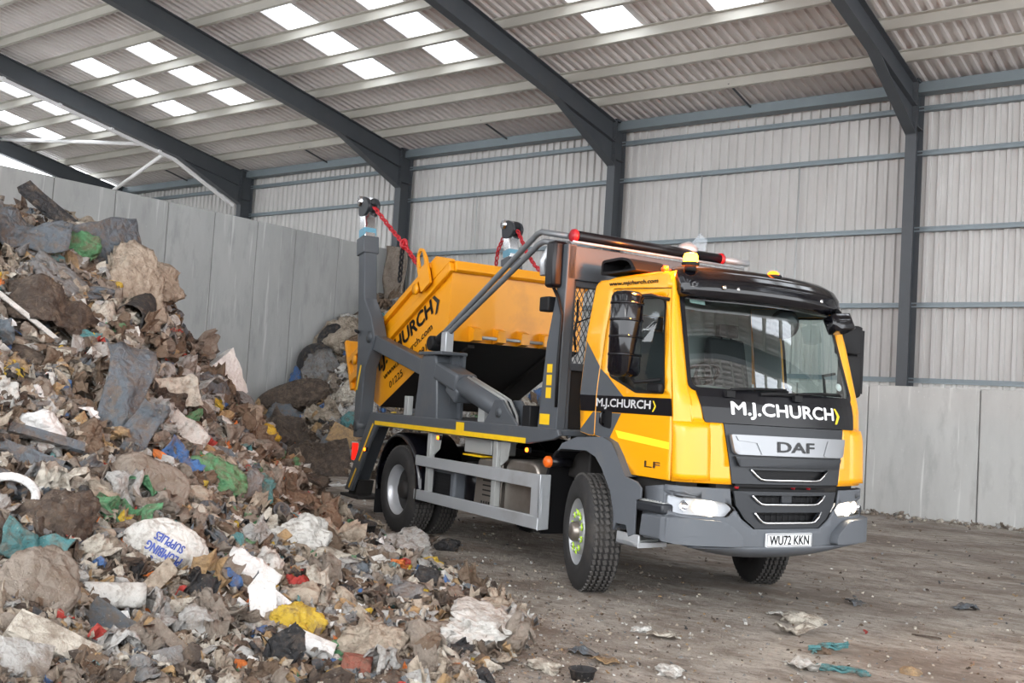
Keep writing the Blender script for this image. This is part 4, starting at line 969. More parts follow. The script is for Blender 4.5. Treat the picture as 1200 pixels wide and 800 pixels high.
# under-deck equipment
mb = MB(); mb.box(-3.05, -2.52, -1.08, -.55, .50, .88); bb_ = mb.build('battery_box', 'bumper', T, bevel=.03, seg=3)
mb = MB(); mb.box(-2.99, -2.60, -1.0815, -1.079, .55, .79)
for i in range(9):
    for j in range(6): mb.box(-2.98 + i * .042, -2.955 + i * .042, -1.084, -1.079, .56 + j * .04, .58 + j * .04)
mb.build('vent_holes', 'matte', bb_)
mb = MB(); mb.tube([(-2.42, -.85, .52), (-2.42, -.85, .94)], .13, 16); mb.tube([(-2.2, -.85, .52), (-2.2, -.85, .94)], .11, 16); mb.build('air_tank', 'panelblack', T)
mb = MB(); mb.prism(rounded([(-2.06, .48), (-1.52, .46), (-1.50, 1.02), (-2.0, 1.02)], .07), 1, -1.09, -.5); eb = mb.build('exhaust_box', 'mudmetal', T, bevel=.02, seg=3)
mb = MB()
for j in range(5): mb.box(-1.86, -1.62, -1.096, -1.088, .84 - j * .05, .855 - j * .05)
for i in range(6): mb.box(-1.88 + i * .05, -1.86 + i * .05, -1.096, -1.088, .56, .585)
mb.build('heat_shield_slots', 'under', eb)
mb = MB(); mb.prism(rounded([(-1.42, .45), (-.80, .45), (-.80, 1.06), (-1.42, 1.06)], .16, 6), 1, -1.10, -.5); mb.build('fuel_tank', 'mudmetal', T, bevel=.03, seg=3)
mb = MB(); mb.box(-2.30, -1.72, -1.10, -.8, 1.06, 1.22); mb.build('valve_block', 'zinc', T, bevel=.01)
mb = MB(); mb.box(-2.25, -1.85, -1.14, -1.0, 1.03, 1.045); mb.build('warning_label', 'tapey', T)
# marker lamps
for x, z, y in ((-2.72, 1.18, -1.19), (-.86, 1.175, -1.19), (-4.62, .92, -1.232)):
    mb = MB(); mb.cbox((x, y, z), (.06, .03, .05)); a = mb.build('marker_lamp', 'matte', T)
    mb = MB(); mb.lathe([(.022, 0), (.02, .012), (0, .016)], (x, y - .015, z), (0, -1, 0), 12); mb.build('lamp_lens', 'amberdim', a)
mb = MB(); mb.tube([(-.50, -1.18, 1.09), (-.50, -.95, 1.09)], .045, 12); a = mb.build('indicator_mount', 'panelblack', T)
mb = MB(); mb.lathe([(.055, 0), (.055, .03), (.04, .045), (0, .05)], (-.50, -1.18, 1.09), (0, -1, 0), 16); mb.build('indicator_lens', 'orange', a)
mb = MB(); mb.box(-5.34, -5.30, -1.12, -1.05, .74, .96); mb.build('tail_lamp', emis('tail_lamp_red', (1, .02, .01), .6), T)

# ================================================================== SKIP (hangs from the chains)
MT = Matrix.Translation((TX, TY, 0)) @ Matrix.Rotation(TA, 4, 'Z')
SK = empty('skip', label='orange-yellow tipped skip with black lettering hanging on the back of the truck', cat='skip')
SK.matrix_world = MT @ Matrix.Translation((-3.15, 0, 3.20)) @ Matrix.Rotation(R(-26), 4, 'Y')
h = .93
prf = [(0, 0), (-.44, -.79), (-2.38, -.77), (-2.60, -.56), (-3.1, -.22), (-3.1, .0)]
mb = MB(); vs = [(x, s * h, z) for s in (-1, 1) for x, z in prf]; n_ = len(prf)
mb.add(vs, [list(range(n_)), list(range(2 * n_ - 1, n_ - 1, -1))] + [(i, i + 1, i + 1 + n_, i + n_) for i in (0, 2, 3, 4)])
mb.build('skip_shell', 'skipyel', SK, solid=.012, fixn=True)
mb = MB(); mb.add([(-.44, -h, -.79), (-2.38, -h, -.77), (-2.38, h, -.77), (-.44, h, -.79)], [(0, 1, 2, 3)])
mb.mi = 0
mb.box(-2.3, -.50, -.62, -.54, -.83, -.78); mb.box(-2.3, -.50, .54, .62, -.83, -.78)
mb.build('skip_floor', 'under', SK, solid=.012)
# rim channel
mb = MB()
for s in (-1, 1):
    y0, y1 = sorted((s * h, s * (h + .06))); mb.box(-3.1, .0, y0, y1, -.11, .0); mb.box(-3.02, -.45, *sorted((s * h, s * (h + .02))), .0, .17); mb.box(-3.05, -.42, *sorted((s * h, s * (h + .07))), .17, .25)
mb.box(-.02, .05, -h, h, -.12, .005); mb.box(-3.14, -3.08, -h, h, -.12, .55)
for s in (-1, 1): mb.prism([(-.44, .25), (-.44, .0), (.03, .0), (.03, .03), (-.28, .25)], 1, *sorted((s * (h - .01), s * (h + .06))))
for s in (-1, 1): mb.prism([(-3.14, .55), (-3.14, -.20), (-3.07, -.20), (-3.07, .55)], 1, *sorted((s * (h - .01), s * (h + .05))))
mb.build('skip_rim', 'skipyel', SK, bevel=.012)
for s in (-1, 1):
    mb = MB(); eye = [(-.66, -.05), (-.40, -.05), (-.40, .30), (-.46, .46), (-.53, .50), (-.60, .46), (-.66, .30)]
    panel_mb(rounded(eye, .04), [rounded([(-.60, .24), (-.46, .24), (-.46, .42), (-.53, .46), (-.60, .42)], .03)], lambda x, z, s=s: (x, s * (h + .11), z), 1, mb); mb.build('lifting_lug', 'skipyel', SK, solid=.03)
    mb = MB()
    for x in (-.75, -2.7): mb.lathe([(0, 0), (.045, 0), (.045, .12), (.07, .12), (.07, .15), (0, .15)], (x, s * h, .05), (0, s, 0), 14)
    mb.build('lifting_pin', 'skipyel', SK)
# bar and brackets on the front plate
def fp(t, y, o): # t along the front slope from rim(0) to bottom(1)
    return Vector((-.44 * t, y, -.79 * t)) + Vector((.79, 0, -.44)) / .904 * o
mb = MB()
for y in (-.60, -.27, .06, .38):
    mb.add([fp(.80, y - .055, 0), fp(.80, y + .055, 0), fp(.83, y + .055, .14), fp(.83, y - .055, .14), fp(.97, y - .055, .14), fp(.97, y + .055, .14), fp(1.0, y + .055, 0.02), fp(1.0, y - .055, 0.02)], [(0, 1, 2, 3), (3, 2, 5, 4), (4, 5, 6, 7), (0, 3, 4, 7), (1, 6, 5, 2)])
mb.build('bar_bracket', 'skipyel', SK, solid=.008)
mb = MB(); mb.tube([fp(.93, -.62, .105), fp(.93, .42, .105)], .02, 10); mb.build('tipping_bar', 'zinc', SK)
# lettering on the near side
sk = lambda a, b_: (-2.42 + a, -h - .012, -.38 + b_)
mb = text_mb('M.J.CHURCH', sk, 1.78, .24, .034, .5)
for sg in (1, -1): panel_mb([(1.82, .12 + sg * .12), (1.88, .12 + sg * .12), (1.98, .12), (1.91, .12)], [], sk, 1, mb)
mb.build('lettering', 'lblack', SK)
mb = text_mb('www.mjchurch.com', lambda a, b_: (-2.15 + a, -h - .012, -.53 + b_), 1.44, .11, .018, 1); mb.build('web_address', 'lblack', SK)
mb = text_mb('01225', lambda a, b_: (-2.02 + a, -h - .012, -.685 + b_), .40, .09, .018, 1); mb.build('telephone_number', 'lblack', SK)
mb = text_mb('5991', lambda a, b_: (-1.22 + a, -h - .012, -.685 + b_), .30, .09, .018, 1); mb.build('telephone_number', 'lblack', SK)

# chains
def TP(x, y, z): return MT @ Vector((x, y, z))
def chain(pts, ll, t, matn, label, group=None):
    pts = [TP(*p) for p in pts]; mb = MB(); k = 0
    for a, b_ in zip(pts[:-1], pts[1:]):
        d_ = (b_ - a); n_ = max(1, int(d_.length / (ll * .78))); dn = d_.normalized(); s1 = dn.cross(Vector((0, 0, 1)) if abs(dn.z) < .9 else Vector((1, 0, 0))).normalized(); s2 = dn.cross(s1)
        for i in range(n_):
            c_ = a + d_ * (i + .5) / n_; ax = s1 if k % 2 else s2; w = s2 if k % 2 else s1; k += 1
            mb.torus(c_, ll * .30, t, ax, 12, 5, 1.6, (dn, w))
    return tag(mb.build('lifting_chain', matn, fixn=False), label, 'chain', group)
chain([(-5.16, -1.12, 4.08), (-4.72, -1.04, 3.74), (-4.36, -1.02, 3.52), (-3.80, -1.0, 3.12)], .085, .013, 'red', 'red chain from the near lifting post down to the skip rim')
chain([(-4.38, -1.03, 3.46), (-4.40, -1.03, 3.05)], .085, .014, 'matte', 'black chain hanging free below the knot of the near red chain')
chain([(-5.52, 1.12, 4.08), (-5.60, 1.06, 3.82), (-5.62, 1.03, 3.30)], .085, .013, 'red', 'red chain hanging straight down from the far lifting post')
chain([(-5.18, 1.12, 4.08), (-4.74, 1.05, 3.68), (-4.46, 1.0, 3.50), (-3.95, .98, 3.22)], .085, .013, 'red', 'red chain slanting from the far lifting post towards the cab')
mb = MB(); c_ = TP(-4.37, -1.02, 3.53); mb.torus(c_, .05, .018, (0, 1, 0), 16, 7); mb.torus(c_ + Vector((.02, 0, -.03)), .04, .016, (1, 0, 0), 14, 7); tag(mb.build('chain_shackle', 'red', fixn=False), 'red shackle knot halfway along the near chain', 'shackle')
# ================================================================== WASTE HEAPS
rng = np.random.default_rng(5)
CP = []   # control points of the foreground heap (x, y, z)
CP += [(-3.71, 1.96, .51), (-4.7, 2.45, .6), (-6.05, 3.11, .81), (-7.4, 3.75, 1.22), (-8.31, 4.17, 1.63), (-9.41, 4.66, 2.26), (-10.05, 4.94, 2.71), (-11.23, 5.48, 3.31),
 (-3.91, 2.42, .40), (-4.95, 3.02, .50), (-6.25, 3.76, .75), (-7.74, 4.6, 1.22), (-8.44, 4.97, 1.64), (-9.51, 5.53, 2.36), (-10.83, 6.24, 3.23),
 (-8.64, 5.6, 1.57), (-9.42, 6.05, 2.16), (-10.29, 6.55, 2.95), (-3.91, 2.78, .34), (-5.08, 3.56, .43), (-6.5, 4.5, .70), (-7.84, 5.37, 1.08), (-8.93, 6.07, 1.59), (-9.78, 6.6, 2.03),
 (-3.97, 3.04, .28), (-5.26, 3.98, .35), (-6.81, 5.09, .64), (-8.36, 6.19, 1.05), (-9.84, 7.21, 1.72), (-7.07, 5.58, .59), (-8.35, 6.53, .97), (-9.64, 7.48, 1.46),
 (-4.29, 3.6, .14), (-5.39, 4.47, .28), (-6.8, 5.59, .48), (-8.76, 7.14, .80), (-4.9, 4.42, .13), (-6.65, 5.92, .27), (-8.84, 7.82, .38), (-4.44, 4.33, .07), (-5.46, 5.29, .18), (-6.92, 6.65, .24), (-8.66, 8.3, .19),
 (-4.16, 4.46, .08), (-5.07, 5.39, .17), (-6.11, 6.47, .20), (-3.95, 4.65, .10), (-4.74, 5.55, .18)]
# behind the crest and outside the frame
CP += [(-12.6, 6.1, 3.2), (-14.0, 6.6, 2.4), (-15.5, 7, 1.2), (-12.4, 7.2, 2.6), (-11.6, 7.5, 2.2), (-13, 8.6, 1.0), (-11.2, 8.6, .9), (-10.6, 8.6, .75), (-11.5, 9.6, .2), (-9.8, 9.2, .15),
 (-12.5, 3.8, 3.5), (-10.5, 3.2, 2.9), (-8.5, 2.4, 1.8), (-6.5, 1.8, 1.0), (-4.5, 1.2, .6), (-14.5, 4, 3.0), (-16, 3, 1.8), (-3, 1.2, .3)]
CP += [(-3.6, 5.0, -.05), (-3.9, 5.8, -.05), (-4.4, 6.6, -.06), (-5.6, 7.5, -.06), (-7.0, 8.4, -.06), (-8.6, 9.3, -.06), (-10.2, 10.4, -.08), (-11.8, 11.2, -.1), (-2.8, 4.0, -.08), (-2.6, 2.6, -.1), (-3.4, 3.4, .02), (-14, 11, -.2), (-17, 10, -.3), (-18, 6, -.2), (-5, 9, -.4), (-2.0, 6.5, -.4), (-1.8, 1.5, -.3)]
CP = np.array(CP)
def tps(P, q, lam=.004):
    d = np.linalg.norm(P[:, None, :2] - P[None, :, :2], axis=2); K = np.where(d > 0, d * d * np.log(d + 1e-9), 0) + lam * np.eye(len(P))
    A = np.block([[K, np.c_[np.ones(len(P)), P[:, :2]]], [np.c_[np.ones(len(P)), P[:, :2]].T, np.zeros((3, 3))]])
    w = np.linalg.solve(A, np.r_[P[:, 2], 0, 0, 0])
    d = np.linalg.norm(q[:, None, :] - P[None, :, :2], axis=2); K = np.where(d > 0, d * d * np.log(d + 1e-9), 0)
    return K @ w[:len(P)] + w[len(P)] + q @ w[len(P) + 1:]
GS = .075; GX0, GY0 = -19.68, .2; NX = int((19.68 - 1.2) / GS); NY = int((19.75 - .2) / GS)
gx = GX0 + np.arange(NX) * GS; gy = GY0 + np.arange(NY) * GS
XX, YY = np.meshgrid(gx, gy); Q = np.c_[XX.ravel(), YY.ravel()]
H1 = tps(CP, Q).reshape(NY, NX)
far = (YY > 11.6 + 0 * XX) | ((XX < -16.5) & (YY > 8)); H1 = np.where(far, -.3, H1)
# pile in the far corner
C2 = np.array([(-19.7, 13.9, -.1), (-19.7, 15.0, .3), (-19.7, 15.93, 1.0), (-19.7, 16.65, 1.5), (-19.7, 17.14, 1.95), (-19.7, 18.4, 3.3), (-19.7, 19.5, 4.2), (-19.7, 20.2, 4.75), (-18.3, 20.1, 4.2), (-16.5, 20.1, 3.2), (-14.8, 20.1, 2.35), (-13, 20.1, 1.5), (-11, 20.1, .6), (-9.5, 20.1, .1),
 (-18.6, 14.2, -.05), (-17.2, 13.9, -.05), (-15.6, 13.9, -.05), (-14.2, 14.3, -.05), (-13, 15.2, -.05), (-11.8, 16.4, -.05), (-10.4, 17.6, -.05), (-9, 19, -.05),
 (-17.8, 15.2, .55), (-16.3, 15.4, .6), (-18.4, 16.2, 1.2), (-17.0, 16.6, 1.25), (-15.4, 16.4, .85), (-18.3, 17.8, 2.6), (-16.6, 18.0, 2.1), (-14.8, 18.0, 1.3), (-13, 18.2, .8), (-17.5, 19.2, 3.2), (-15.5, 19.3, 2.2), (-8, 16, -.5), (-12, 12, -.5), (-17, 12, -.5)])
H2 = tps(C2, Q).reshape(NY, NX); H2 = np.where(YY < 12.5, -.3, H2)
nzv = np.array([noise.fractal(Vector((x * 1.1, y * 1.1, 3.3)), 1.0, 2.0, 5) for x, y in Q]).reshape(NY, NX)
nz2 = np.array([noise.noise(Vector((x * 4.5, y * 4.5, 9.1))) for x, y in Q]).reshape(NY, NX)
Hs = np.maximum(H1, H2)
amp = np.clip(Hs / .5, 0, 1)
HH = Hs + amp * (nzv * .10 + nz2 * .05)
def hgt(x, y):
    fx_ = np.clip((np.asarray(x) - GX0) / GS, 0, NX - 1.001); fy_ = np.clip((np.asarray(y) - GY0) / GS, 0, NY - 1.001)
    i = fx_.astype(int); j = fy_.astype(int); a = fx_ - i; b_ = fy_ - j
    return (HH[j, i] * (1 - a) * (1 - b_) + HH[j, i + 1] * a * (1 - b_) + HH[j + 1, i] * (1 - a) * b_ + HH[j + 1, i + 1] * a * b_)
def nrm(x, y, e=.12):
    gx_ = (hgt(x + e, y) - hgt(x - e, y)) / (2 * e); gy_ = (hgt(x, y + e) - hgt(x, y - e)) / (2 * e)
    n = np.stack([-gx_, -gy_, np.ones_like(gx_)], -1); return n / np.linalg.norm(n, axis=-1, keepdims=True)
Fn, Rn, Un = np.array(F_), np.array(R_), np.array(U_)
def hits(u, v):
    d = Fn[None] * 1243 + Rn[None] * (np.asarray(u)[:, None] - 600) + Un[None] * (400 - np.asarray(v)[:, None])
    d /= np.linalg.norm(d[:, :2], axis=1, keepdims=True); r = np.full(len(d), np.nan); alive = np.ones(len(d), bool)
    for t in np.arange(1.8, 27, .04):
        x, y, z = d[:, 0] * t, d[:, 1] * t, 1.6143 + d[:, 2] * t
        inside = (x > GX0) & (x < GX0 + NX * GS) & (y > GY0) & (y < GY0 + NY * GS)
        g = np.where(inside, np.maximum(hgt(x, y), 0), 0)
        h_ = alive & (z <= g); r[h_] = t; alive &= ~h_
    P_ = np.nan_to_num(np.c_[d[:, 0] * r, d[:, 1] * r], nan=-30.); return np.c_[P_, np.maximum(np.where((P_[:, 1] < GY0 + NY * GS) & (P_[:, 0] < -1.3), hgt(P_[:, 0], P_[:, 1]), 0), 0)], r
# heap bodies
m, nt, b = nmat('packed_waste'); N = nt.nodes.new; L = nt.links.new
tc = N('ShaderNodeTexCoord'); vo = N('ShaderNodeTexVoronoi'); vo.inputs['Scale'].default_value = 14; L(tc.outputs['Object'], vo.inputs['Vector'])
rp = N('ShaderNodeValToRGB'); e = rp.color_ramp.elements; e[0].color = (.045, .034, .026, 1); e[1].color = (.20, .17, .14, 1); q = e.new(.5); q.color = (.10, .075, .055, 1); L(vo.outputs['Color'], rp.inputs[0])
L(rp.outputs[0], b.inputs['Base Color']); b.inputs['Roughness'].default_value = .85
n_ = N('ShaderNodeTexNoise'); n_.inputs['Scale'].default_value = 18; n_.inputs['Detail'].default_value = 8; L(tc.outputs['Object'], n_.inputs[0])
bp = N('ShaderNodeBump'); bp.inputs['Strength'].default_value = 1; bp.inputs['Distance'].default_value = .06; L(n_.outputs[0], bp.inputs['Height']); L(bp.outputs[0], b.inputs['Normal']); M['waste'] = m
for nm, msk, lb in (('waste_heap', YY < 12.2, 'packed brown mixed waste forming the big heap in the left foreground'), ('waste_heap', YY >= 12.2, 'packed brown mixed waste banked into the far corner behind the truck')):
    keep = msk & (HH > -.09); idx = -np.ones((NY, NX), int); jj, ii = np.nonzero(keep); idx[jj, ii] = np.arange(len(jj))
    vs = np.c_[gx[ii], gy[jj], HH[jj, ii] - .045]; a = idx[:-1, :-1]; b_ = idx[:-1, 1:]; c_ = idx[1:, 1:]; d_ = idx[1:, :-1]; ok = (a >= 0) & (b_ >= 0) & (c_ >= 0) & (d_ >= 0)
    me = bpy.data.meshes.new(nm); me.from_pydata(vs.tolist(), [], np.c_[a[ok], b_[ok], c_[ok], d_[ok]].tolist()); me.materials.append(M['waste'])
    me.polygons.foreach_set('use_smooth', [True] * len(me.polygons))
    o = bpy.data.objects.new(nm, me); COL.objects.link(o); tag(o, lb, 'waste heap', kind='stuff')

# ---------------------------------------------------------------- waste materials
WC = {'grey brown': (.26, .215, .175), 'brown': (.15, .098, .062), 'dark brown': (.062, .043, .032), 'beige': (.44, .37, .29), 'cream': (.58, .53, .45), 'off-white': (.66, .64, .60),
      'pale grey': (.44, .43, .41), 'grey': (.22, .22, .22), 'slate grey': (.12, .14, .16), 'black': (.022, .022, .024), 'tan': (.42, .27, .13), 'blue': (.06, .16, .38), 'teal': (.08, .24, .25),
      'green': (.10, .28, .13), 'red': (.45, .04, .03), 'orange': (.65, .17, .03), 'yellow': (.62, .42, .04), 'white': (.85, .84, .82), 'brick': (.30, .09, .06)}
WM = {}
def grimy(name, col, clean=0.):
    """waste surface: base colour under brown grime patches, specks and fine crumpling"""
    m, nt, b = nmat(name); N = nt.nodes.new; L = nt.links.new
    g = N('ShaderNodeNewGeometry')
    def tx(sc, det=6, ro=.6):
        n = N('ShaderNodeTexNoise'); n.inputs['Scale'].default_value = sc; n.inputs['Detail'].default_value = det; n.inputs['Roughness'].default_value = ro; L(g.outputs['Position'], n.inputs[0]); return n.outputs[0]
    def rmp(src, a, c_, top):
        r = N('ShaderNodeValToRGB'); r.color_ramp.elements[0].position = a; r.color_ramp.elements[1].position = c_; r.color_ramp.elements[1].color = (top, top, top, 1); L(src, r.inputs[0]); return r.outputs[0]
    def mx(f, a, c_):
        x = N('ShaderNodeMix'); x.data_type = 'RGBA'; L(f, x.inputs[0])
        for i, q in ((6, a), (7, c_)):
            if isinstance(q, tuple): x.inputs[i].default_value = (*q, 1)
            else: L(q, x.inputs[i])
        return x.outputs[2]
    k = tx(9, 9, .7)
    c = mx(tx(5), tuple(q * .70 for q in col), tuple(min(1, q * 1.12) for q in col))
    c = mx(rmp(k, .46 + clean * .12, .62 + clean * .1, .72 - clean * .3), c, (.16, .115, .08))
    c = mx(rmp(tx(34, 6, .75), .57, .68, .65 - clean * .3), c, (.075, .052, .038))
    c = mx(rmp(tx(60, 3), .66, .72, .5), c, (.52, .48, .42))
    L(c, b.inputs['Base Color']); b.inputs['Roughness'].default_value = .62
    v = N('ShaderNodeTexVoronoi'); v.feature = 'DISTANCE_TO_EDGE'; v.inputs['Scale'].default_value = 13; L(g.outputs['Position'], v.inputs['Vector'])
    ad = N('ShaderNodeMath'); ad.operation = 'MULTIPLY_ADD'; L(v.outputs[0], ad.inputs[0]); ad.inputs[1].default_value = 1.6; L(tx(28, 7, .7), ad.inputs[2])
    bp = N('ShaderNodeBump'); bp.inputs['Strength'].default_value = .85; bp.inputs['Distance'].default_value = .035; L(ad.outputs[0], bp.inputs['Height']); L(bp.outputs[0], b.inputs['Normal'])
    return m
for k_, c_ in WC.items():
    WM[k_] = grimy('waste_' + k_.replace(' ', '_').replace('-', '_'), c_, .9 if k_ == 'white' else .35 if k_ in ('off-white', 'orange', 'yellow', 'red', 'black') else 0.)
    M['w_' + k_] = WM[k_]
common = ['grey brown'] * 8 + ['brown'] * 6 + ['dark brown'] * 4 + ['beige'] * 6 + ['cream'] * 3 + ['off-white'] * 2 + ['pale grey'] * 4 + ['grey'] * 3 + ['slate grey'] * 2 + ['black'] * 1 + ['tan'] * 2
accent = ['blue', 'teal', 'green', 'red', 'orange', 'yellow']
# ---------------------------------------------------------------- shapes (unit-ish size, z up)
def nv3(p, s, o): return Vector((noise.noise(Vector(p) * s + Vector((o, 0, 0))), noise.noise(Vector(p) * s + Vector((0, o, 5))), noise.noise(Vector(p) * s + Vector((3, 1, o)))))
def ico(sub):
    bm = bmesh.new(); bmesh.ops.create_icosphere(bm, subdivisions=sub, radius=.5); v = [x.co.copy() for x in bm.verts]; f = [[q.index for q in x.verts] for x in bm.faces]; bm.free(); return v, f
def sh_bag(seed, sub=4, flat=.5, amp=.34):
    v, f = ico(sub); out = []
    for p in v:
        d = noise.noise(p * 2.1 + Vector((seed, 0, 0))) * amp * 1.5 + (1 - 2 * abs(noise.noise(p * 3.6 + Vector((0, seed, 0))))) * amp * .75 - amp * .3 + (1 - 2 * abs(noise.noise(p * 8 + Vector((0, 0, seed))))) * amp * .38 + noise.noise(p * 17 + Vector((0, seed, 0))) * amp * .22
        q = p * (1 + d); out.append((q.x * 1.15, q.y * .85, q.z * flat + .12 * flat))
    return out, f, True
def sh_sheet(seed, n=16, curl=.35, asp=.75, jag=.12, crush=.10):
    vs = []; hx = random.Random(seed); ph = hx.random() * 6; k = hx.uniform(1.5, 3.5); cu = hx.uniform(-1, 1) * curl
    for j in range(n + 1):
        for i in range(n + 1):
            x = i / n - .5; y = (j / n - .5) * asp
            e = 1 + jag * noise.noise(Vector((x * 4 + seed, y * 4, 1)))
            p = Vector((x * e, y * e, 0)); z = cu * (x * x - .1) * 2 + crush * math.sin(k * x * 3 + ph + y * 2) * .6 + crush * 1.3 * (1 - 2 * abs(noise.noise(Vector((x * 3.1 + seed, y * 3.1, 7))))) + crush * .5 * noise.noise(Vector((x * 9, y * 9, seed)))
            z += crush * .45 * (1 - 2 * abs(noise.noise(Vector((x * 7.3 + seed, y * 7.3, 4))))); w = nv3(p, 3, seed) * crush * 1.1
            vs.append((p.x + w.x, p.y + w.y, z))
    return vs, [(j * (n + 1) + i, j * (n + 1) + i + 1, (j + 1) * (n + 1) + i + 1, (j + 1) * (n + 1) + i) for j in range(n) for i in range(n)], True
def sh_board(seed, w=.22, t=.05, jag=.05):
    hx = random.Random(seed); vs = []; n = 6
    for i in range(n + 1):
        x = i / n - .5; bend = .03 * math.sin(x * 3 + seed)
        for (a, c_) in ((-1, -1), (1, -1), (1, 1), (-1, 1)): vs.append((x + (hx.uniform(-jag, jag) if i in (0, n) else 0), a * w / 2 * (1 + hx.uniform(-.06, .06)), c_ * t / 2 + bend))
    fs = [(i * 4 + k, i * 4 + (k + 1) % 4, (i + 1) * 4 + (k + 1) % 4, (i + 1) * 4 + k) for i in range(n) for k in range(4)] + [(3, 2, 1, 0), (n * 4, n * 4 + 1, n * 4 + 2, n * 4 + 3)]
    return vs, fs, False
def sh_rock(seed, sub=2):
    v, f = ico(sub); out = []
    for p in v:
        d = noise.noise(p * 1.7 + Vector((seed, 0, 0))) * .5; q = p * (1 + d); q = Vector((round(q.x * 5) / 5 * .5 + q.x * .5, q.y * .8, q.z * .6)); out.append(tuple(q))
    return out, f, False
def sh_tube(seed, r=.12, n=16, open_=True, crush=.15):
    vs = []; m_ = 8
    for j in range(m_ + 1):
        x = j / m_ - .5
        for (rr) in (r,):
            for k in range(n): a = 2 * math.pi * k / n; q = 1 + crush * noise.noise(Vector((x * 3 + seed, math.cos(a), math.sin(a)))); vs.append((x, math.cos(a) * rr * q, math.sin(a) * rr * q))
    return vs, [(j * n + k, j * n + (k + 1) % n, (j + 1) * n + (k + 1) % n, (j + 1) * n + k) for j in range(m_) for k in range(n)], True
def sh_rope(seed, r=.012):
    hx = random.Random(seed); mb = MB(); a = hx.random() * 6; x = y = 0; pts = []
    for i in range(14):
        pts.append((x - .3, y, .03 * math.sin(i * 1.3 + seed) + .03)); a += hx.uniform(-.7, .7); x += math.cos(a) * .08; y += math.sin(a) * .08
    mb.tube(pts, r, 5)
    for q in range(5):
        a = hx.random() * 6; mb.tube([(x_ + math.sin(i * .9 + a) * .06, y_ + math.cos(i * 1.3 + a) * .06, .03 + .02 * q) for i, (x_, y_, z_) in enumerate(pts)], r * .6, 4)
    return mb.v, mb.f, True
def sh_cushion(seed):
    v, f = ico(4); out = []
    for p in v:
        q = Vector((math.copysign(abs(p.x * 2) ** .55, p.x) * .5, math.copysign(abs(p.y * 2) ** .55, p.y) * .36, math.copysign(abs(p.z * 2) ** .8, p.z) * .14))
        d = noise.noise(q * 4 + Vector((seed, 0, 0))) * .05 - .05 * math.exp(-((q.x) ** 2 + q.y ** 2) / .01) - .03 * math.exp(-((q.x - .25) ** 2 + q.y ** 2) / .008); out.append((q.x, q.y, q.z + d * (1 if p.z > 0 else -1)))
    return out, f, True
def wmesh(name, sh, mt_, solid=0):
    v, f, sm = sh; me = bpy.data.meshes.new(name); me.from_pydata([tuple(p) for p in v], [], f); me.materials.append(M[mt_])
    me.polygons.foreach_set('use_smooth', [sm] * len(me.polygons)); me.update(); return me
def rotm(n, ang, tilt=(0, 0)):
    n = Vector(n); q = Vector((0, 0, 1)).rotation_difference(n); return (q.to_matrix() @ Matrix.Rotation(ang, 3, 'Z') @ Matrix.Rotation(tilt[0], 3, 'X') @ Matrix.Rotation(tilt[1], 3, 'Y')).to_4x4()
def place(o, P_, n, ang, sc, tilt=(0, 0), lift=0.):
    mt_ = rotm(n, ang, tilt); S_ = Matrix.Diagonal((*((sc,) * 3 if not isinstance(sc, (tuple, list)) else sc), 1))
    o.matrix_world = Matrix.Translation(Vector(P_) + Vector(n) * lift) @ mt_ @ S_

# ---------------------------------------------------------------- named pieces of waste
def item(name, u, v, px, sh, col, ang, label, cat, asp=(1, 1, 1), tilt=(0, 0), lift=0., solid=.0, face=0., ground=False, part=None):
    """face: 0 lies on the heap, 1 turns to stand up facing out of the heap"""
    for dv in range(0, 200, 5):
        P_, r = hits(np.array([u]), np.array([v + dv]))
        if not np.isnan(r[0]) and (ground or P_[0][2] > .03): break
    if np.isnan(r[0]): return None
    P_ = P_[0]; r = math.hypot(P_[0], P_[1])
    n = nrm(P_[0:1], P_[1:2], .35)[0] if not ground else np.array([0, 0, 1.])
    if face:
        out_ = -np.array([P_[0], P_[1], 0]); out_ = out_ / np.linalg.norm(out_); n = n * (1 - face) + out_ * face; n /= np.linalg.norm(n)
    s_ = px * r / 1243
    me = wmesh(name, sh, 'w_' + col); o = bpy.data.objects.new(name, me); COL.objects.link(o)
    nv = Vector(n); vd = (Vector(P_) - Vector((0, 0, 1.6143))).normalized(); xv = Vector(Rn) - nv * nv.dot(Vector(Rn)); xv.normalize(); yv = nv.cross(xv); fr = Matrix((xv, yv, nv)).transposed()
    fs = min(1.9, 1 / max(.3, math.sqrt(max(0, 1 - yv.dot(vd) ** 2)))) if not ground else 1
    mt_ = (fr @ Matrix.Diagonal((1, fs, 1)) @ Matrix.Rotation(ang, 3, 'Z') @ Matrix.Rotation(tilt[0], 3, 'X') @ Matrix.Rotation(tilt[1], 3, 'Y')).to_4x4()
    pos = Vector(P_) + nv * lift * s_; pos.x = max(pos.x, -19.68 + s_ * .55); pos.y = min(pos.y, 19.68 - s_ * .5)
    mtx = Matrix.Translation(pos) @ mt_ @ Matrix.Diagonal((*[s_ * a for a in asp], 1)); o.location = pos
    L3 = mtx.to_3x3() * (1 / s_); me.transform(L3.to_4x4()); o.scale = (s_, s_, s_)
    if solid: q = o.modifiers.new('solid', 'SOLIDIFY'); q.thickness = solid / max(s_, .01); q.offset = 0
    tag(o, label, cat); NAMED.append((*pos, s_)); return o
NAMED = []
def clear(P_, k):
    N_ = np.array(NAMED); d = np.linalg.norm(P_[:, None, :2] - N_[None, :, :2], axis=2); return (d > N_[None, :, 3] * k).all(1)
A_ = R
tp_ = item('plastic_tarpaulin', 122, 300, 88, sh_sheet(3, 14, .5, .75, .05, .05), 'slate grey', A_(22), 'big folded blue-black plastic tarpaulin with a red edge near the heap top', 'tarpaulin', tilt=(.1, .2), lift=.10, solid=.02, face=.75)
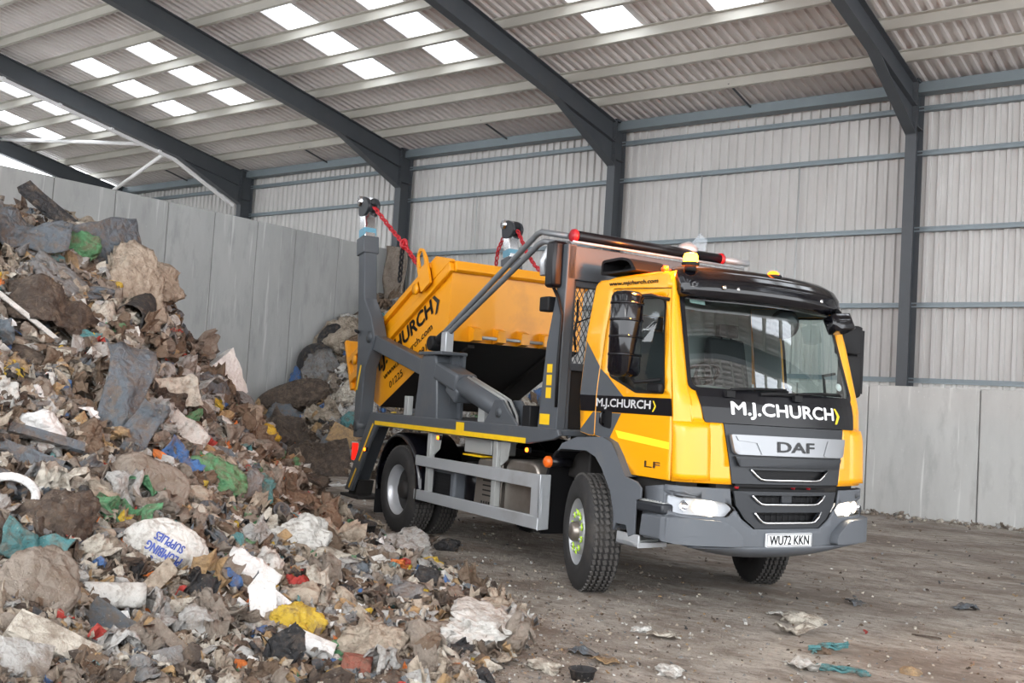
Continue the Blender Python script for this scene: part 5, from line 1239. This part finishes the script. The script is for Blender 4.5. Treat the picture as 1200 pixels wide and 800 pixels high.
vv = [v_.co.copy() for v_ in tp_.data.vertices][:15]; mb = MB(); mb.tube([v_ + Vector((0, -.01, .01)) for v_ in vv], .014, 6); mb.build('red_edge', 'w_orange', tp_)
item('plastic_strip', 75, 268, 110, sh_board(11, .13, .05), 'black', A_(-24), 'long black ridged strip poking up at the top of the heap against the wall', 'strip', lift=.12, face=.5)
item('fabric_sheet', 150, 350, 66, sh_bag(21, 5, .35, .5), 'beige', A_(-60), 'large pale beige fabric sheet draped over the cliff edge of the heap', 'fabric', lift=.05, face=.7)
item('fabric_sheet', 172, 335, 44, sh_bag(25, 5, .5, .5), 'beige', A_(10), 'dirty beige cloth bundle hanging off the upper right edge of the heap', 'fabric', lift=.12, face=.6)
item('pipe_piece', 156, 372, 50, sh_tube(2, .30), 'black', A_(70), 'black open-ended plastic pipe sticking out below the beige sheet', 'pipe', tilt=(0, .5), lift=.1, solid=.01, face=.3)
item('felt_sheet', 55, 372, 100, sh_sheet(9, 14, .8, .45, .05, .10), 'dark brown', A_(-8), 'dark grey-brown sheet of roofing felt curled across the upper heap', 'sheet', lift=.08, solid=.015, face=.5)
item('felt_sheet', 25, 283, 90, sh_sheet(19, 14, .6, .4, .1, .12), 'slate grey', A_(12), 'dark slate sheet folded over the very top left of the heap', 'sheet', lift=.10, solid=.015, face=.4)
item('plastic_bag', 83, 296, 34, sh_bag(31, 4, .5, .4), 'green', A_(30), 'crumpled bright green packet beside the blue-black panel', 'packet', lift=.25, face=.5)
item('plastic_bag', 60, 291, 22, sh_bag(33, 4, .5, .4), 'yellow', A_(10), 'small crumpled yellow packet left of the green packet', 'packet', lift=.25, face=.5)
item('rubber_strip', 136, 486, 132, sh_sheet(41, 16, .25, .36, .05, .055), 'slate grey', A_(-86), 'long upright strip of slate-black rubber sheet hanging down the heap face', 'rubber sheet', lift=.14, solid=.02, face=.5)
item('rubber_strip', 158, 520, 80, sh_sheet(44, 12, .3, .4, .1, .08), 'slate grey', A_(70), 'shorter dark rubber flap lying against the right side of the long strip', 'rubber sheet', lift=.08, solid=.02, face=.7)
item('orange_tube', 163, 556, 34, sh_tube(5, .20), 'orange', A_(-12), 'bright orange tube end at the foot of the slate rubber strip', 'tube', lift=.25, solid=.01, face=.5)
item('cushion', 170, 578, 88, sh_cushion(3), 'grey brown', A_(-6), 'brown buttoned seat cushion half buried in the heap', 'cushion', asp=(1, 1, 1.2), lift=.10, face=.55)
item('white_board', 262, 448, 48, sh_board(21, .62, .30, .02), 'white', A_(-25), 'white foam block on the right shoulder of the heap by the wall', 'block', tilt=(.2, .3), lift=.10, face=.4)
item('paper_sheet', 44, 506, 52, sh_sheet(51, 12, .5, .5, .08, .12), 'white', A_(4), 'crumpled white printed sheet above the grey boards', 'paper', lift=.12, solid=.006, face=.6)
item('grey_board', 25, 545, 85, sh_board(31, .30, .05, .03), 'slate grey', A_(-6), 'weathered blue-grey timber board stack end at the left edge', 'board', lift=.12, face=.5)
item('grey_board', 50, 520, 80, sh_board(34, .12, .08, .03), 'slate grey', A_(4), 'narrow weathered grey timber rail above the wider grey board', 'board', lift=.16, face=.5)
mbx = MB(); mbx.torus((0, 0, 0), .38, .10, (0, 0, 1), 28, 8, 1.4)
item('toilet_seat', 12, 580, 62, (mbx.v, mbx.f, True), 'white', A_(80), 'white plastic oval ring at the left edge of the picture', 'toilet seat', asp=(.75, .75, .4), lift=.15, face=.8)
item('rag', 62, 628, 75, sh_bag(61, 5, .5, .35), 'dark brown', A_(50), 'matted dark fur-like rug scrap above the teal-topped bag', 'rug', lift=.05, face=.5)
item('rubble_sack', 34, 705, 92, sh_bag(63, 5, .4, .2), 'grey brown', A_(80), 'large dirty brown padded sack at the lower left', 'sack', lift=.02, face=.6)
item('plastic_sheet', 34, 655, 70, sh_sheet(65, 14, .9, .4, .25, .14), 'teal', A_(-10), 'torn teal plastic sheet over the top of the dirty brown sack', 'plastic sheet', lift=.34, solid=.006, face=.6)
pb = item('printed_bag', 190, 648, 74, sh_bag(71, 5, .5, .12), 'off-white', A_(-10), 'dirty white bag printed with blue capitals about plumbing supplies', 'bag', lift=.12, face=.7)
# lettering projected on the bag
def bagtext(o, body, x0, y0, w, h_, rz, colour):
    mtx = Matrix.Rotation(rz, 2)
    from mathutils.bvhtree import BVHTree
    me = o.data; bv = BVHTree.FromPolygons([v_.co[:] for v_ in me.vertices], [p_.vertices[:] for p_ in me.polygons])
    vd = (o.location - Vector((0, 0, 1.6143))).normalized(); ax_ = Vector(Rn) - vd * vd.dot(Vector(Rn)); ax_.normalize(); ay_ = ax_.cross(vd)
    def f(a, b_):
        q = mtx @ Vector((a + x0, b_ + y0)); st_ = ax_ * q.x + ay_ * q.y - vd * 2; hit = bv.ray_cast(st_, vd); p_ = hit[0] if hit[0] else st_ + vd * 2; return tuple(p_ - vd * .008)
    mb = text_mb(body, f, w, h_, .03, .04); mb.build('printed_lettering', colour, o)
M['inkblue'] = mat('ink_blue', (.04, .07, .28), .6)
bagtext(pb, 'WINDO', -.22, .14, .36, .12, R(150), 'inkblue'); bagtext(pb, 'PLUMBING', -.30, -.03, .56, .13, R(150), 'inkblue'); bagtext(pb, 'SUPPLIES', -.24, -.20, .46, .12, R(150), 'inkblue')
item('printed_board', 287, 680, 62, sh_sheet(73, 12, .5, .7, .06, .06), 'white', A_(-25), 'white printed board with blue stripe and red marks, right of the lettered bag', 'board', lift=.15, solid=.01, face=.6)
pr_ = bpy.data.objects[-1] if False else None
item('blue_packet', 268, 684, 28, sh_sheet(74, 8, .6, .5, .1, .06), 'blue', A_(-40), 'dark blue curled packet tucked under the printed white board', 'packet', lift=.4, solid=.006, face=.6)
item('white_board', 322, 716, 75, sh_board(75, .34, .02, .02), 'white', A_(-30), 'long white plastic board lying on the heap beside the yellow bag', 'board', lift=.14, face=.5)
item('white_board', 306, 722, 60, sh_board(77, .5, .02, .03), 'white', A_(-80), 'broad white plastic board propped steeply left of the yellow bag', 'board', lift=.15, face=.6)
item('yellow_bag', 342, 742, 44, sh_bag(81, 5, .6, .5), 'yellow', A_(10), 'crumpled mustard yellow plastic bag between white boards', 'bag', lift=.15, face=.4)
item('white_pipe', 360, 766, 58, sh_tube(83, .16, crush=.03), 'white', A_(-8), 'white curved gutter pipe just below the yellow bag', 'pipe', lift=.2, solid=.008, face=.3)
item('white_tag', 391, 724, 16, sh_board(85, .8, .05, .02), 'white', A_(5), 'small square white socket plate right of the yellow bag', 'socket plate', lift=.4, face=.7)
item('white_bottle', 130, 704, 64, sh_tube(91, .16, crush=.05), 'off-white', A_(14), 'off-white plastic duct lying above the red packet', 'duct', asp=(1, 1.2, .8), lift=.18, solid=.01, face=.5)
item('slate_tile', 126, 738, 55, sh_board(93, .75, .05, .08), 'slate grey', A_(-30), 'broken blue-grey slate piece beside the red packet', 'slate', lift=.10, face=.7)
item('red_packet', 116, 754, 30, sh_sheet(95, 10, .4, .8, .05, .06), 'red', A_(-35), 'bright red crushed packet at the lower left of the heap', 'packet', lift=.4, solid=.006, face=.8)
item('mottled_board', 58, 760, 92, sh_board(97, .28, .20, .05), 'cream', A_(-4), 'thick mottled cream board at the bottom left', 'board', lift=.08, face=.4)
item('clear_bag', 226, 742, 44, sh_bag(99, 5, .5, .4), 'pale grey', A_(30), 'crumpled translucent grey bag left of the broad white board', 'bag', lift=.12, face=.5)
item('wood_plank', 205, 768, 80, sh_board(101, .17, .07, .05), 'grey brown', A_(-28), 'pale weathered wood plank slanting across the bottom of the heap', 'plank', lift=.16, face=.5)
item('wood_plank', 172, 695, 75, sh_board(103, .24, .06, .06), 'beige', A_(56), 'rough barked plank standing on end below the lettered bag', 'plank', lift=.12, face=.6)
item('wood_plank', 195, 715, 60, sh_board(105, .22, .06, .06), 'cream', A_(20), 'short pale split plank right of the barked plank', 'plank', lift=.12, face=.5)
item('grey_block', 190, 783, 38, sh_board(107, .55, .4, .04), 'grey', A_(30), 'rounded grey timber block at the bottom edge', 'block', lift=.12, face=.4)
item('grey_crate', 20, 785, 60, sh_board(109, .6, .4, .02), 'pale grey', A_(10), 'pale grey box corner in the bottom left corner', 'box', lift=.05, face=.4)
item('rubber_piece', 318, 778, 58, sh_sheet(111, 12, .9, .6, .15, .14), 'black', A_(40), 'torn black rubber piece at the bottom edge left of the red pot', 'rubber', lift=.12, solid=.02, face=.5)
item('grey_bag', 434, 772, 62, sh_bag(113, 5, .45, .45), 'beige', A_(-30), 'dirty beige plastic bag near the bottom of the heap toe', 'bag', lift=.12, face=.3)
item('green_cloth', 398, 768, 28, sh_bag(115, 4, .5, .45), 'green', A_(20), 'dull green cloth left of the beige bag at the heap toe', 'cloth', lift=.2, face=.3)
item('clay_pot', 417, 792, 34, sh_tube(117, .34, crush=.1), 'brick', A_(0), 'broken brick-red plant pot at the bottom edge', 'pot', lift=.25, solid=.02, face=.3)
def sh_bucket():
    mb = MB(); mb.lathe([(0, 0), (.36, 0), (.45, .95), (.49, .95), (.49, 1.0), (.43, 1.0), (.34, .05), (0, .05)], (0, 0, -.1), (0, 0, 1), 24); return mb.v, mb.f, True
item('bucket', 427, 634, 24, sh_bucket(), 'black', 0, 'black plastic bucket standing at the far edge of the heap toe', 'bucket', tilt=(.15, .1), ground=True)
item('bucket', 322, 606, 20, sh_bucket(), 'slate grey', 0, 'small dark grey bucket tipped in the middle of the heap', 'bucket', tilt=(.5, .2))
item('wired_bag', 345, 645, 56, sh_bag(121, 5, .7, .3), 'off-white', A_(20), 'round white sack wrapped in wire left of the brown card', 'sack', lift=.15, face=.5)
item('brown_card', 370, 648, 52, sh_sheet(123, 12, .3, .7, .05, .05), 'brown', A_(50), 'brown folded carpet piece right of the wire-wrapped sack', 'carpet', lift=.16, solid=.012, face=.5)
item('film_bag', 478, 653, 40, sh_bag(125, 5, .5, .5), 'pale grey', A_(-5), 'shiny crumpled clear film near the far toe of the heap', 'film', lift=.25, face=.3)
item('film_bag', 563, 745, 62, sh_bag(127, 5, .4, .5), 'off-white', A_(20), 'white torn foam mat at the right end of the heap toe', 'foam', lift=.1)
item('black_tube', 500, 684, 26, sh_tube(129, .3), 'black', A_(-10), 'short open black tube on the heap toe below the clear film', 'tube', lift=.3, solid=.02, face=.2)
item('black_lump', 524, 645, 22, sh_bag(131, 3, .6, .3), 'black', A_(0), 'black rubber lump lying alone on the floor in front of the rear wheel', 'rubber lump', ground=True, lift=.2)
item('green_bag', 250, 568, 44, sh_bag(133, 5, .5, .45), 'green', A_(-20), 'crumpled sea-green bag on the middle right of the heap', 'bag', lift=.15, face=.5)
item('teal_bag', 295, 582, 34, sh_bag(135, 5, .5, .45), 'teal', A_(40), 'dusty teal bag low on the right side of the heap', 'bag', lift=.15, face=.5)
item('blue_bag', 208, 545, 42, sh_sheet(137, 12, .8, .6, .15, .15), 'blue', A_(-35), 'dark blue glossy plastic film below the pale card', 'film', lift=.2, solid=.006, face=.6)
item('pale_card', 213, 508, 54, sh_sheet(139, 10, .4, .4, .06, .05), 'off-white', A_(-28), 'pale blue-white flattened card tongue on the heap face', 'card', lift=.25, solid=.008, face=.6)
item('pale_card', 195, 468, 60, sh_sheet(141, 10, .4, .5, .1, .1), 'cream', A_(20), 'crumpled cream card high on the right of the heap', 'card', lift=.2, solid=.008, face=.6)
item('blue_bag', 246, 460, 34, sh_bag(143, 4, .5, .3), 'slate grey', A_(0), 'slate-blue sack beneath the white foam block', 'sack', lift=.15, face=.5)
item('pvc_trim', 28, 378, 95, sh_board(145, .05, .03, .01), 'off-white', A_(-32), 'thin white trim strip lying diagonally on the upper left heap', 'trim strip', lift=.20, face=.7)
# far corner pile
item('rolled_carpet', 352, 472, 66, sh_bag(201, 5, .45, .12), 'dark brown', A_(8), 'dark brown upholstered cushion lying across the corner pile', 'cushion', asp=(1, .6, 1), lift=.25, face=.6)
item('carpet_piece', 365, 552, 80, sh_sheet(203, 14, .8, .6, .05, .10), 'dark brown', A_(10), 'dark brown carpet folded at the foot of the corner pile', 'carpet', lift=.18, solid=.03, face=.6)
item('carpet_piece', 350, 520, 76, sh_sheet(205, 14, .8, .4, .05, .12), 'dark brown', A_(-35), 'black-brown carpet flap above the folded carpet', 'carpet', lift=.2, solid=.03, face=.6)
item('foam_block', 407, 520, 40, sh_board(207, .55, .25, .05), 'tan', A_(-25), 'yellow-brown foam block beside the tail of the truck', 'foam block', lift=.2, face=.5)
for k, (u, v, s_, c_, lb) in enumerate([(418, 468, 34, 'cream', 'cream plastic sack beside the lifting post, upper middle of the corner pile'), (430, 450, 30, 'off-white', 'white plastic sack tucked behind the lifting post'), (412, 385, 26, 'off-white', 'white sack with orange mark high on the corner pile'), (392, 400, 44, 'beige', 'long beige rag high up in the corner pile'),
        (380, 440, 40, 'grey', 'grey sack against the wall in the corner pile'), (415, 500, 30, 'teal', 'pale blue-green sack beside the foam block'), (352, 448, 24, 'blue', 'small blue wrapper by the concrete wall'), (334, 498, 34, 'slate grey', 'dark grey sack at the left end of the corner pile'), (308, 484, 26, 'tan', 'tan card at the very left end of the corner pile'),
        (625, 452, 30, 'off-white', 'white sack seen under the skip beside the headboard post'), (632, 472, 26, 'blue', 'light blue sack seen under the skip beside the headboard post'), (622, 492, 30, 'cream', 'cream sack seen just above the deck beside the headboard post'), (610, 478, 26, 'beige', 'beige sack seen under the skip left of the blue one'),
        (520, 480, 26, 'cream', 'cream rag seen between the ram tower and the cylinder')]):
    item('rubbish_sack', u, v, s_ * .95, sh_bag(300 + k, 4, .6, .45), c_, k * 1.3, lb, 'sack', lift=.12, face=.5)
for k, (u, v) in enumerate([(386, 408), (362, 430)]):
    mbx = MB(); mbx.torus((0, 0, 0), .36, .14, (0, 0, 1), 26, 10)
    item('old_tyre', u, v, 46, (mbx.v, mbx.f, True), 'black', 0, ['old black tyre higher up against the concrete wall', 'old black tyre lower down against the concrete wall'][k], 'tyre', tilt=(.4, .2), lift=.12, face=.5)
item('plastic_sheet', 392, 578, 60, sh_sheet(331, 12, .2, .4, .3, .08), 'white', .1, 'white plastic sheet on the floor behind the rear foot of the truck', 'plastic sheet', ground=True, lift=.06, solid=.006)
# cloth stuck to the wall end
mb = MB(); mb.grid(lambda a, bb: (-19.30 + .75 * a + .04 * math.sin(bb * 9), 19.40 + .10 * noise.noise(Vector((a * 4, bb * 4, 2))), 3.6 + 1.85 * bb - .1 * a), 12, 20); tag(mb.build('mud_cloth', 'w_grey brown', solid=.03), 'muddy brown sheet hanging down the end of the concrete wall', 'sheet')

# floor litter, named
for k, (u, v, s_, c_, shp, lb, cat) in enumerate([(1000, 768, 60, 'teal', 'rope', 'tangled teal netting strip on the floor at bottom right', 'netting'), (940, 785, 50, 'off-white', 'sheet', 'flattened white scrap on the floor left of the teal netting', 'scrap'), (1000, 795, 55, 'teal', 'rope', 'teal netting strand at the bottom edge', 'netting'),
        (1002, 708, 26, 'slate grey', 'sheet', 'small blue-grey rag on the floor right of the truck', 'rag'), (1132, 715, 28, 'slate grey', 'sheet', 'faint blue-grey rag far right on the floor', 'rag'), (1086, 748, 30, 'dark brown', 'board', 'dark stick lying on the floor at right', 'stick'), (910, 722, 22, 'off-white', 'sheet', 'small white film scrap below the number plate', 'film'),
        (942, 730, 34, 'cream', 'bag', 'crumpled cream scrap heap on the floor below the bumper', 'scrap'), (930, 742, 44, 'cream', 'sheet', 'wide crushed cream board on the floor below the bumper', 'board'), (776, 748, 34, 'cream', 'sheet', 'crushed cream card in the middle of the foreground floor', 'card'), (752, 741, 18, 'off-white', 'bag', 'small white lump left of the crushed cream card', 'scrap'),
        (873, 730, 36, 'off-white', 'board', 'thin white strip on the floor below the headlamp', 'strip'), (682, 768, 36, 'slate grey', 'sheet', 'bent dark slate flap on the floor near the bottom', 'flap'), (708, 778, 34, 'tan', 'sheet', 'folded tan card right of the dark slate flap', 'card'), (640, 785, 30, 'cream', 'bag', 'dirty cream rag roll at the bottom edge', 'rag'), (785, 790, 26, 'off-white', 'bag', 'white tissue scrap at the bottom edge', 'scrap'), (962, 766, 20, 'brown', 'rock', 'reddish brown clod beside the teal netting', 'clod'), (1068, 790, 22, 'tan', 'rock', 'tan clod right of the teal netting', 'clod'), (1010, 742, 16, 'red', 'rope', 'small red thread bundle on the floor', 'thread')]):
    sh = {'rope': sh_rope(k, .03), 'sheet': sh_sheet(400 + k, 10, .2, .5, .15, .08), 'board': sh_board(400 + k, .10, .06), 'bag': sh_bag(400 + k, 4, .4, .5), 'rock': sh_rock(400 + k)}[shp]
    item('floor_' + cat.split()[0], u, v, s_, sh, c_, rng.random() * 6, lb, cat, ground=True, lift=.05, solid=.004 if shp == 'sheet' else 0)
item('pot_lid', 682, 797, 34, sh_bucket(), 'black', 0, 'round black plastic pot at the bottom edge of the floor', 'pot', asp=(1, 1, .4), ground=True)

# ---------------------------------------------------------------- individual pieces, many
P_uv = []
def sample(n, lo=.05):
    """points on the heaps, evenly spread over what the photograph shows, plus some behind"""
    out_ = []
    u = rng.uniform(-60, 680, n * 4); v = rng.uniform(240, 830, n * 4); P_, r = hits(u, v); ok = ~np.isnan(r) & (P_[:, 2] > lo) & (P_[:, 0] > GX0 + .2) & (P_[:, 1] < 19.5)
    ok &= ~((P_[:, 1] > 12) & (P_[:, 2] < lo + .02))
    return P_[ok][:n], r[ok][:n]
kinds = {
 'plastic_bag': (lambda s: sh_bag(s, 4, .45, .5), 80, (20, 42), 'bag', 'crumpled plastic bag', 0),
 'cardboard_scrap': (lambda s: sh_sheet(s, 8, .5, .7, .12, .07), 160, (18, 44), 'card', 'bent scrap of card', .006),
 'film_scrap': (lambda s: sh_sheet(s, 11, .9, .7, .25, .24), 190, (22, 56), 'plastic film', 'rumpled scrap of film', .004),
 'wood_offcut': (lambda s: sh_board(s, .10 + .12 * (s % 3) / 2, .05), 170, (22, 60), 'wood', 'broken wood offcut', 0),
 'rubble_lump': (lambda s: sh_rock(s, 3), 100, (12, 32), 'rubble', 'lump of rubble', 0),
 'cloth_rag': (lambda s: sh_bag(s, 4, .28, .65), 80, (22, 48), 'rag', 'twisted rag', 0)}
cnt = 0
for kn, (shf, num, pxr, cat, desc, sol) in kinds.items():
    protos = {}
    P_, r = sample(num * 2); ck_ = clear(P_, .55); P_ = P_[ck_][:num]
    for i in range(len(P_)):
        colr = common[rng.integers(len(common))] if rng.random() > .03 else accent[rng.integers(len(accent))]
        if kn in ('wood_offcut',): colr = ['brown', 'beige', 'tan', 'grey brown', 'dark brown', 'cream', 'pale grey'][rng.integers(7)]
        if kn == 'rubble_lump': colr = ['grey brown', 'beige', 'pale grey', 'brown', 'cream', 'off-white'][rng.integers(6)]
        if kn == 'cloth_rag': colr = ['grey brown', 'beige', 'brown', 'cream', 'grey', 'pale grey', 'dark brown', 'slate grey'][rng.integers(8)]
        var = int(rng.integers(5)); key = (colr, var)
        if key not in protos: protos[key] = wmesh(kn, shf(11 + var * 7), 'w_' + colr)
        o = bpy.data.objects.new(kn, protos[key]); COL.objects.link(o)
        rr = math.hypot(P_[i][0], P_[i][1]); s_ = rng.uniform(*pxr) * rr / 1243 * (1.0 if rr < 12 else .8)
        n = nrm(P_[i:i + 1, 0], P_[i:i + 1, 1], .3)[0]; out_ = -np.array([P_[i][0], P_[i][1], 0]) / rr; f_ = rng.uniform(0, .5); n = n * (1 - f_) + out_ * f_; n /= np.linalg.norm(n)
        P_[i][0] = max(P_[i][0], -19.66 + s_ * .6); P_[i][1] = min(P_[i][1], 19.66 - s_ * .6)
        place(o, P_[i], n, rng.uniform(0, 6.28), (s_, s_ * rng.uniform(.7, 1.1), s_), (rng.uniform(-.5, .5), rng.uniform(-.5, .5)), .06 * s_)
        if sol: q = o.modifiers.new('solid', 'SOLIDIFY'); q.thickness = sol / s_; q.offset = 0
        zone = 'in the corner pile behind the truck' if P_[i][1] > 12 else 'low at the toe of the foreground heap' if P_[i][2] < .45 else 'on the middle of the foreground heap' if P_[i][2] < 1.3 else 'high on the steep face of the foreground heap'
        lb = '%s %s %s' % (colr, desc, zone); tag(o, lb, cat, lb.replace(desc, desc + ' pieces'))
# ---------------------------------------------------------------- countless small pieces: one object
def stuff(name, P_, r, pxr, label, cat, seed, cols, kinds_=('rock', 'board', 'sheet', 'sheet', 'board', 'bag')):
    rg = np.random.default_rng(seed); T_ = []
    for k in range(30):
        kd = kinds_[k % len(kinds_)]
        sh = {'rock': lambda: sh_rock(k, 1), 'board': lambda: sh_board(k, .06 + .05 * (k % 4), .03), 'sheet': lambda: sh_sheet(k, 4, .9, .6, .3, .26), 'bag': lambda: sh_bag(k, 2, .5, .6)}[kd]()
        T_.append((np.array([tuple(p) for p in sh[0]]), sh[1]))
    n = nrm(P_[:, 0], P_[:, 1], .2) if pxr is not None else None
    V, Fc, MI = [], [], []; off = 0; ck = cols
    for i in range(len(P_)):
        v, f = T_[rg.integers(30)]; s_ = rg.uniform(*pxr) ** 1.0 * r[i] / 1243
        nn = Vector(n[i]) + Vector(rg.uniform(-.5, .5, 3)); nn.normalize()
        mt_ = np.array(rotm(nn, rg.uniform(0, 6.28), (rg.uniform(-.4, .4), rg.uniform(-.4, .4))).to_3x3())
        w = (v * s_ * np.array([1, rg.uniform(.6, 1.1), 1])) @ mt_.T + P_[i] + np.array(nn) * s_ * .08
        V.append(w); ci = int(rg.integers(len(ck)))
        for q in f: Fc.append([a + off for a in q]); MI.append(ci)
        off += len(v)
    me = bpy.data.meshes.new(name); V = np.concatenate(V); me.from_pydata(V.tolist(), [], Fc)
    for c_ in ck: me.materials.append(M['w_' + c_])
    me.polygons.foreach_set('material_index', MI); me.update(); o = bpy.data.objects.new(name, me); COL.objects.link(o)
    return tag(o, label, cat, kind='stuff')
cols = common + common + ['brown', 'dark brown', 'grey brown', 'white'] + accent
_unused = ['grey brown', 'grey brown', 'grey brown', 'brown', 'brown', 'beige', 'beige', 'beige', 'cream', 'cream', 'off-white', 'off-white', 'pale grey', 'pale grey', 'grey', 'slate grey', 'dark brown', 'dark brown', 'black', 'tan', 'tan', 'white', 'grey brown', 'beige', 'brown', 'cream', 'blue', 'teal', 'red', 'orange', 'yellow', 'green']
P_, r = sample(15000, .03); ck_ = clear(P_, .40) | (rng.random(len(P_)) < .12); P_, r = P_[ck_], r[ck_]
qx = np.c_[rng.uniform(GX0 + .3, -2, 60000), rng.uniform(GY0 + .3, 19.4, 60000)]; qz = hgt(qx[:, 0], qx[:, 1]); kq = qz > .05; qx, qz = qx[kq][:7000], qz[kq][:7000]
P_ = np.r_[P_, np.c_[qx, qz]]; r = np.r_[r, np.clip(np.hypot(qx[:, 0], qx[:, 1]), 5, 14)]; k1 = P_[:, 1] < 12
stuff('small_waste', P_[k1], r[k1], (6, 24), 'countless small scraps covering the foreground waste heap', 'waste', 3, cols)
stuff('small_waste', P_[~k1], r[~k1], (6, 20), 'countless small scraps covering the corner pile behind the truck', 'waste', 4, cols)
# fine crumbs strewn on the floor, thick near the heap and the back wall, thin elsewhere
u = rng.uniform(300, 1215, 26000); v = 560 + 245 * rng.random(26000) ** .8; Pq, rq = hits(u, v)
ok = ~np.isnan(rq) & (Pq[:, 2] < .06) & (Pq[:, 1] < 19.6)
Pq, rq = Pq[ok], rq[ok]
dh = np.array([max(0, -tps(CP, np.array([[p[0], p[1]]]))[0]) for p in Pq[:11000]]); Pq, rq = Pq[:11000], rq[:11000]
pr_ = np.exp(-dh / .14) * .9 + .16
sel = rng.random(len(Pq)) < pr_; Pq, rq = Pq[sel], rq[sel]
Pq[:, 2] = 0
stuff('floor_crumbs', Pq, rq, (1.2, 5.5), 'fine crumbs and chips of waste strewn over the dirty floor', 'waste', 8, common, ('rock', 'board', 'rock', 'sheet'))
xw = rng.uniform(-9, 1.5, 420); yw = 19.72 - np.abs(rng.normal(0, .35, 420)); Pw = np.c_[xw, yw, np.full(420, .01)]
stuff('wall_crumbs', Pw, np.hypot(xw, yw), (2, 8), 'line of pale rubble crumbs along the foot of the back wall', 'waste', 9, ['beige', 'cream', 'off-white', 'pale grey', 'grey brown', 'cream'], ('rock', 'board', 'rock', 'sheet'))
# ================================================================== split far-apart pieces of one part
KEEP = {'lettering', 'web_address', 'telephone_number', 'plate_characters', 'badge', 'door_badge', 'printed_lettering', 'headboard_mesh', 'grille_mesh', 'vent_holes', 'heat_shield_slots', 'step_tread', 'tyre', 'cab_body', 'lifting_chain', 'chain_shackle', 'chevron_logo', 'cab_lining'}
def split_parts(o):
    me = o.data; n = len(me.vertices); par = list(range(n))
    def find(a):
        while par[a] != a: par[a] = par[par[a]]; a = par[a]
        return a
    for e in me.edges:
        a, b_ = find(e.vertices[0]), find(e.vertices[1])
        if a != b_: par[a] = b_
    comp = {}
    for i in range(n): comp.setdefault(find(i), []).append(i)
    if len(comp) < 2: return
    co_ = np.array([v.co[:] for v in me.vertices]); cl = [[set(ix), co_[ix].min(0), co_[ix].max(0)] for ix in comp.values()]
    merged = True
    while merged:
        merged = False
        for i in range(len(cl)):
            for j in range(i + 1, len(cl)):
                a, b_ = cl[i], cl[j]; g = np.maximum(a[1] - b_[2], b_[1] - a[2]).max()
                if g < .012: cl[i] = [a[0] | b_[0], np.minimum(a[1], b_[1]), np.maximum(a[2], b_[2])]; cl.pop(j); merged = True; break
            if merged: break
    if len(cl) < 2: return
    for k, c_ in enumerate(cl):
        bm = bmesh.new(); bm.from_mesh(me); bm.verts.ensure_lookup_table(); bmesh.ops.delete(bm, geom=[v for v in bm.verts if v.index not in c_[0]], context='VERTS')
        nm = me.copy(); bm.to_mesh(nm); bm.free()
        if k == 0: first = nm
        else:
            c2 = o.copy(); c2.data = nm; COL.objects.link(c2)
    o.data = first
for o in list(bpy.data.objects):
    if o.type == 'MESH' and o.parent and o.name.split('.')[0] not in KEEP and not o.name.startswith('joint'): split_parts(o)
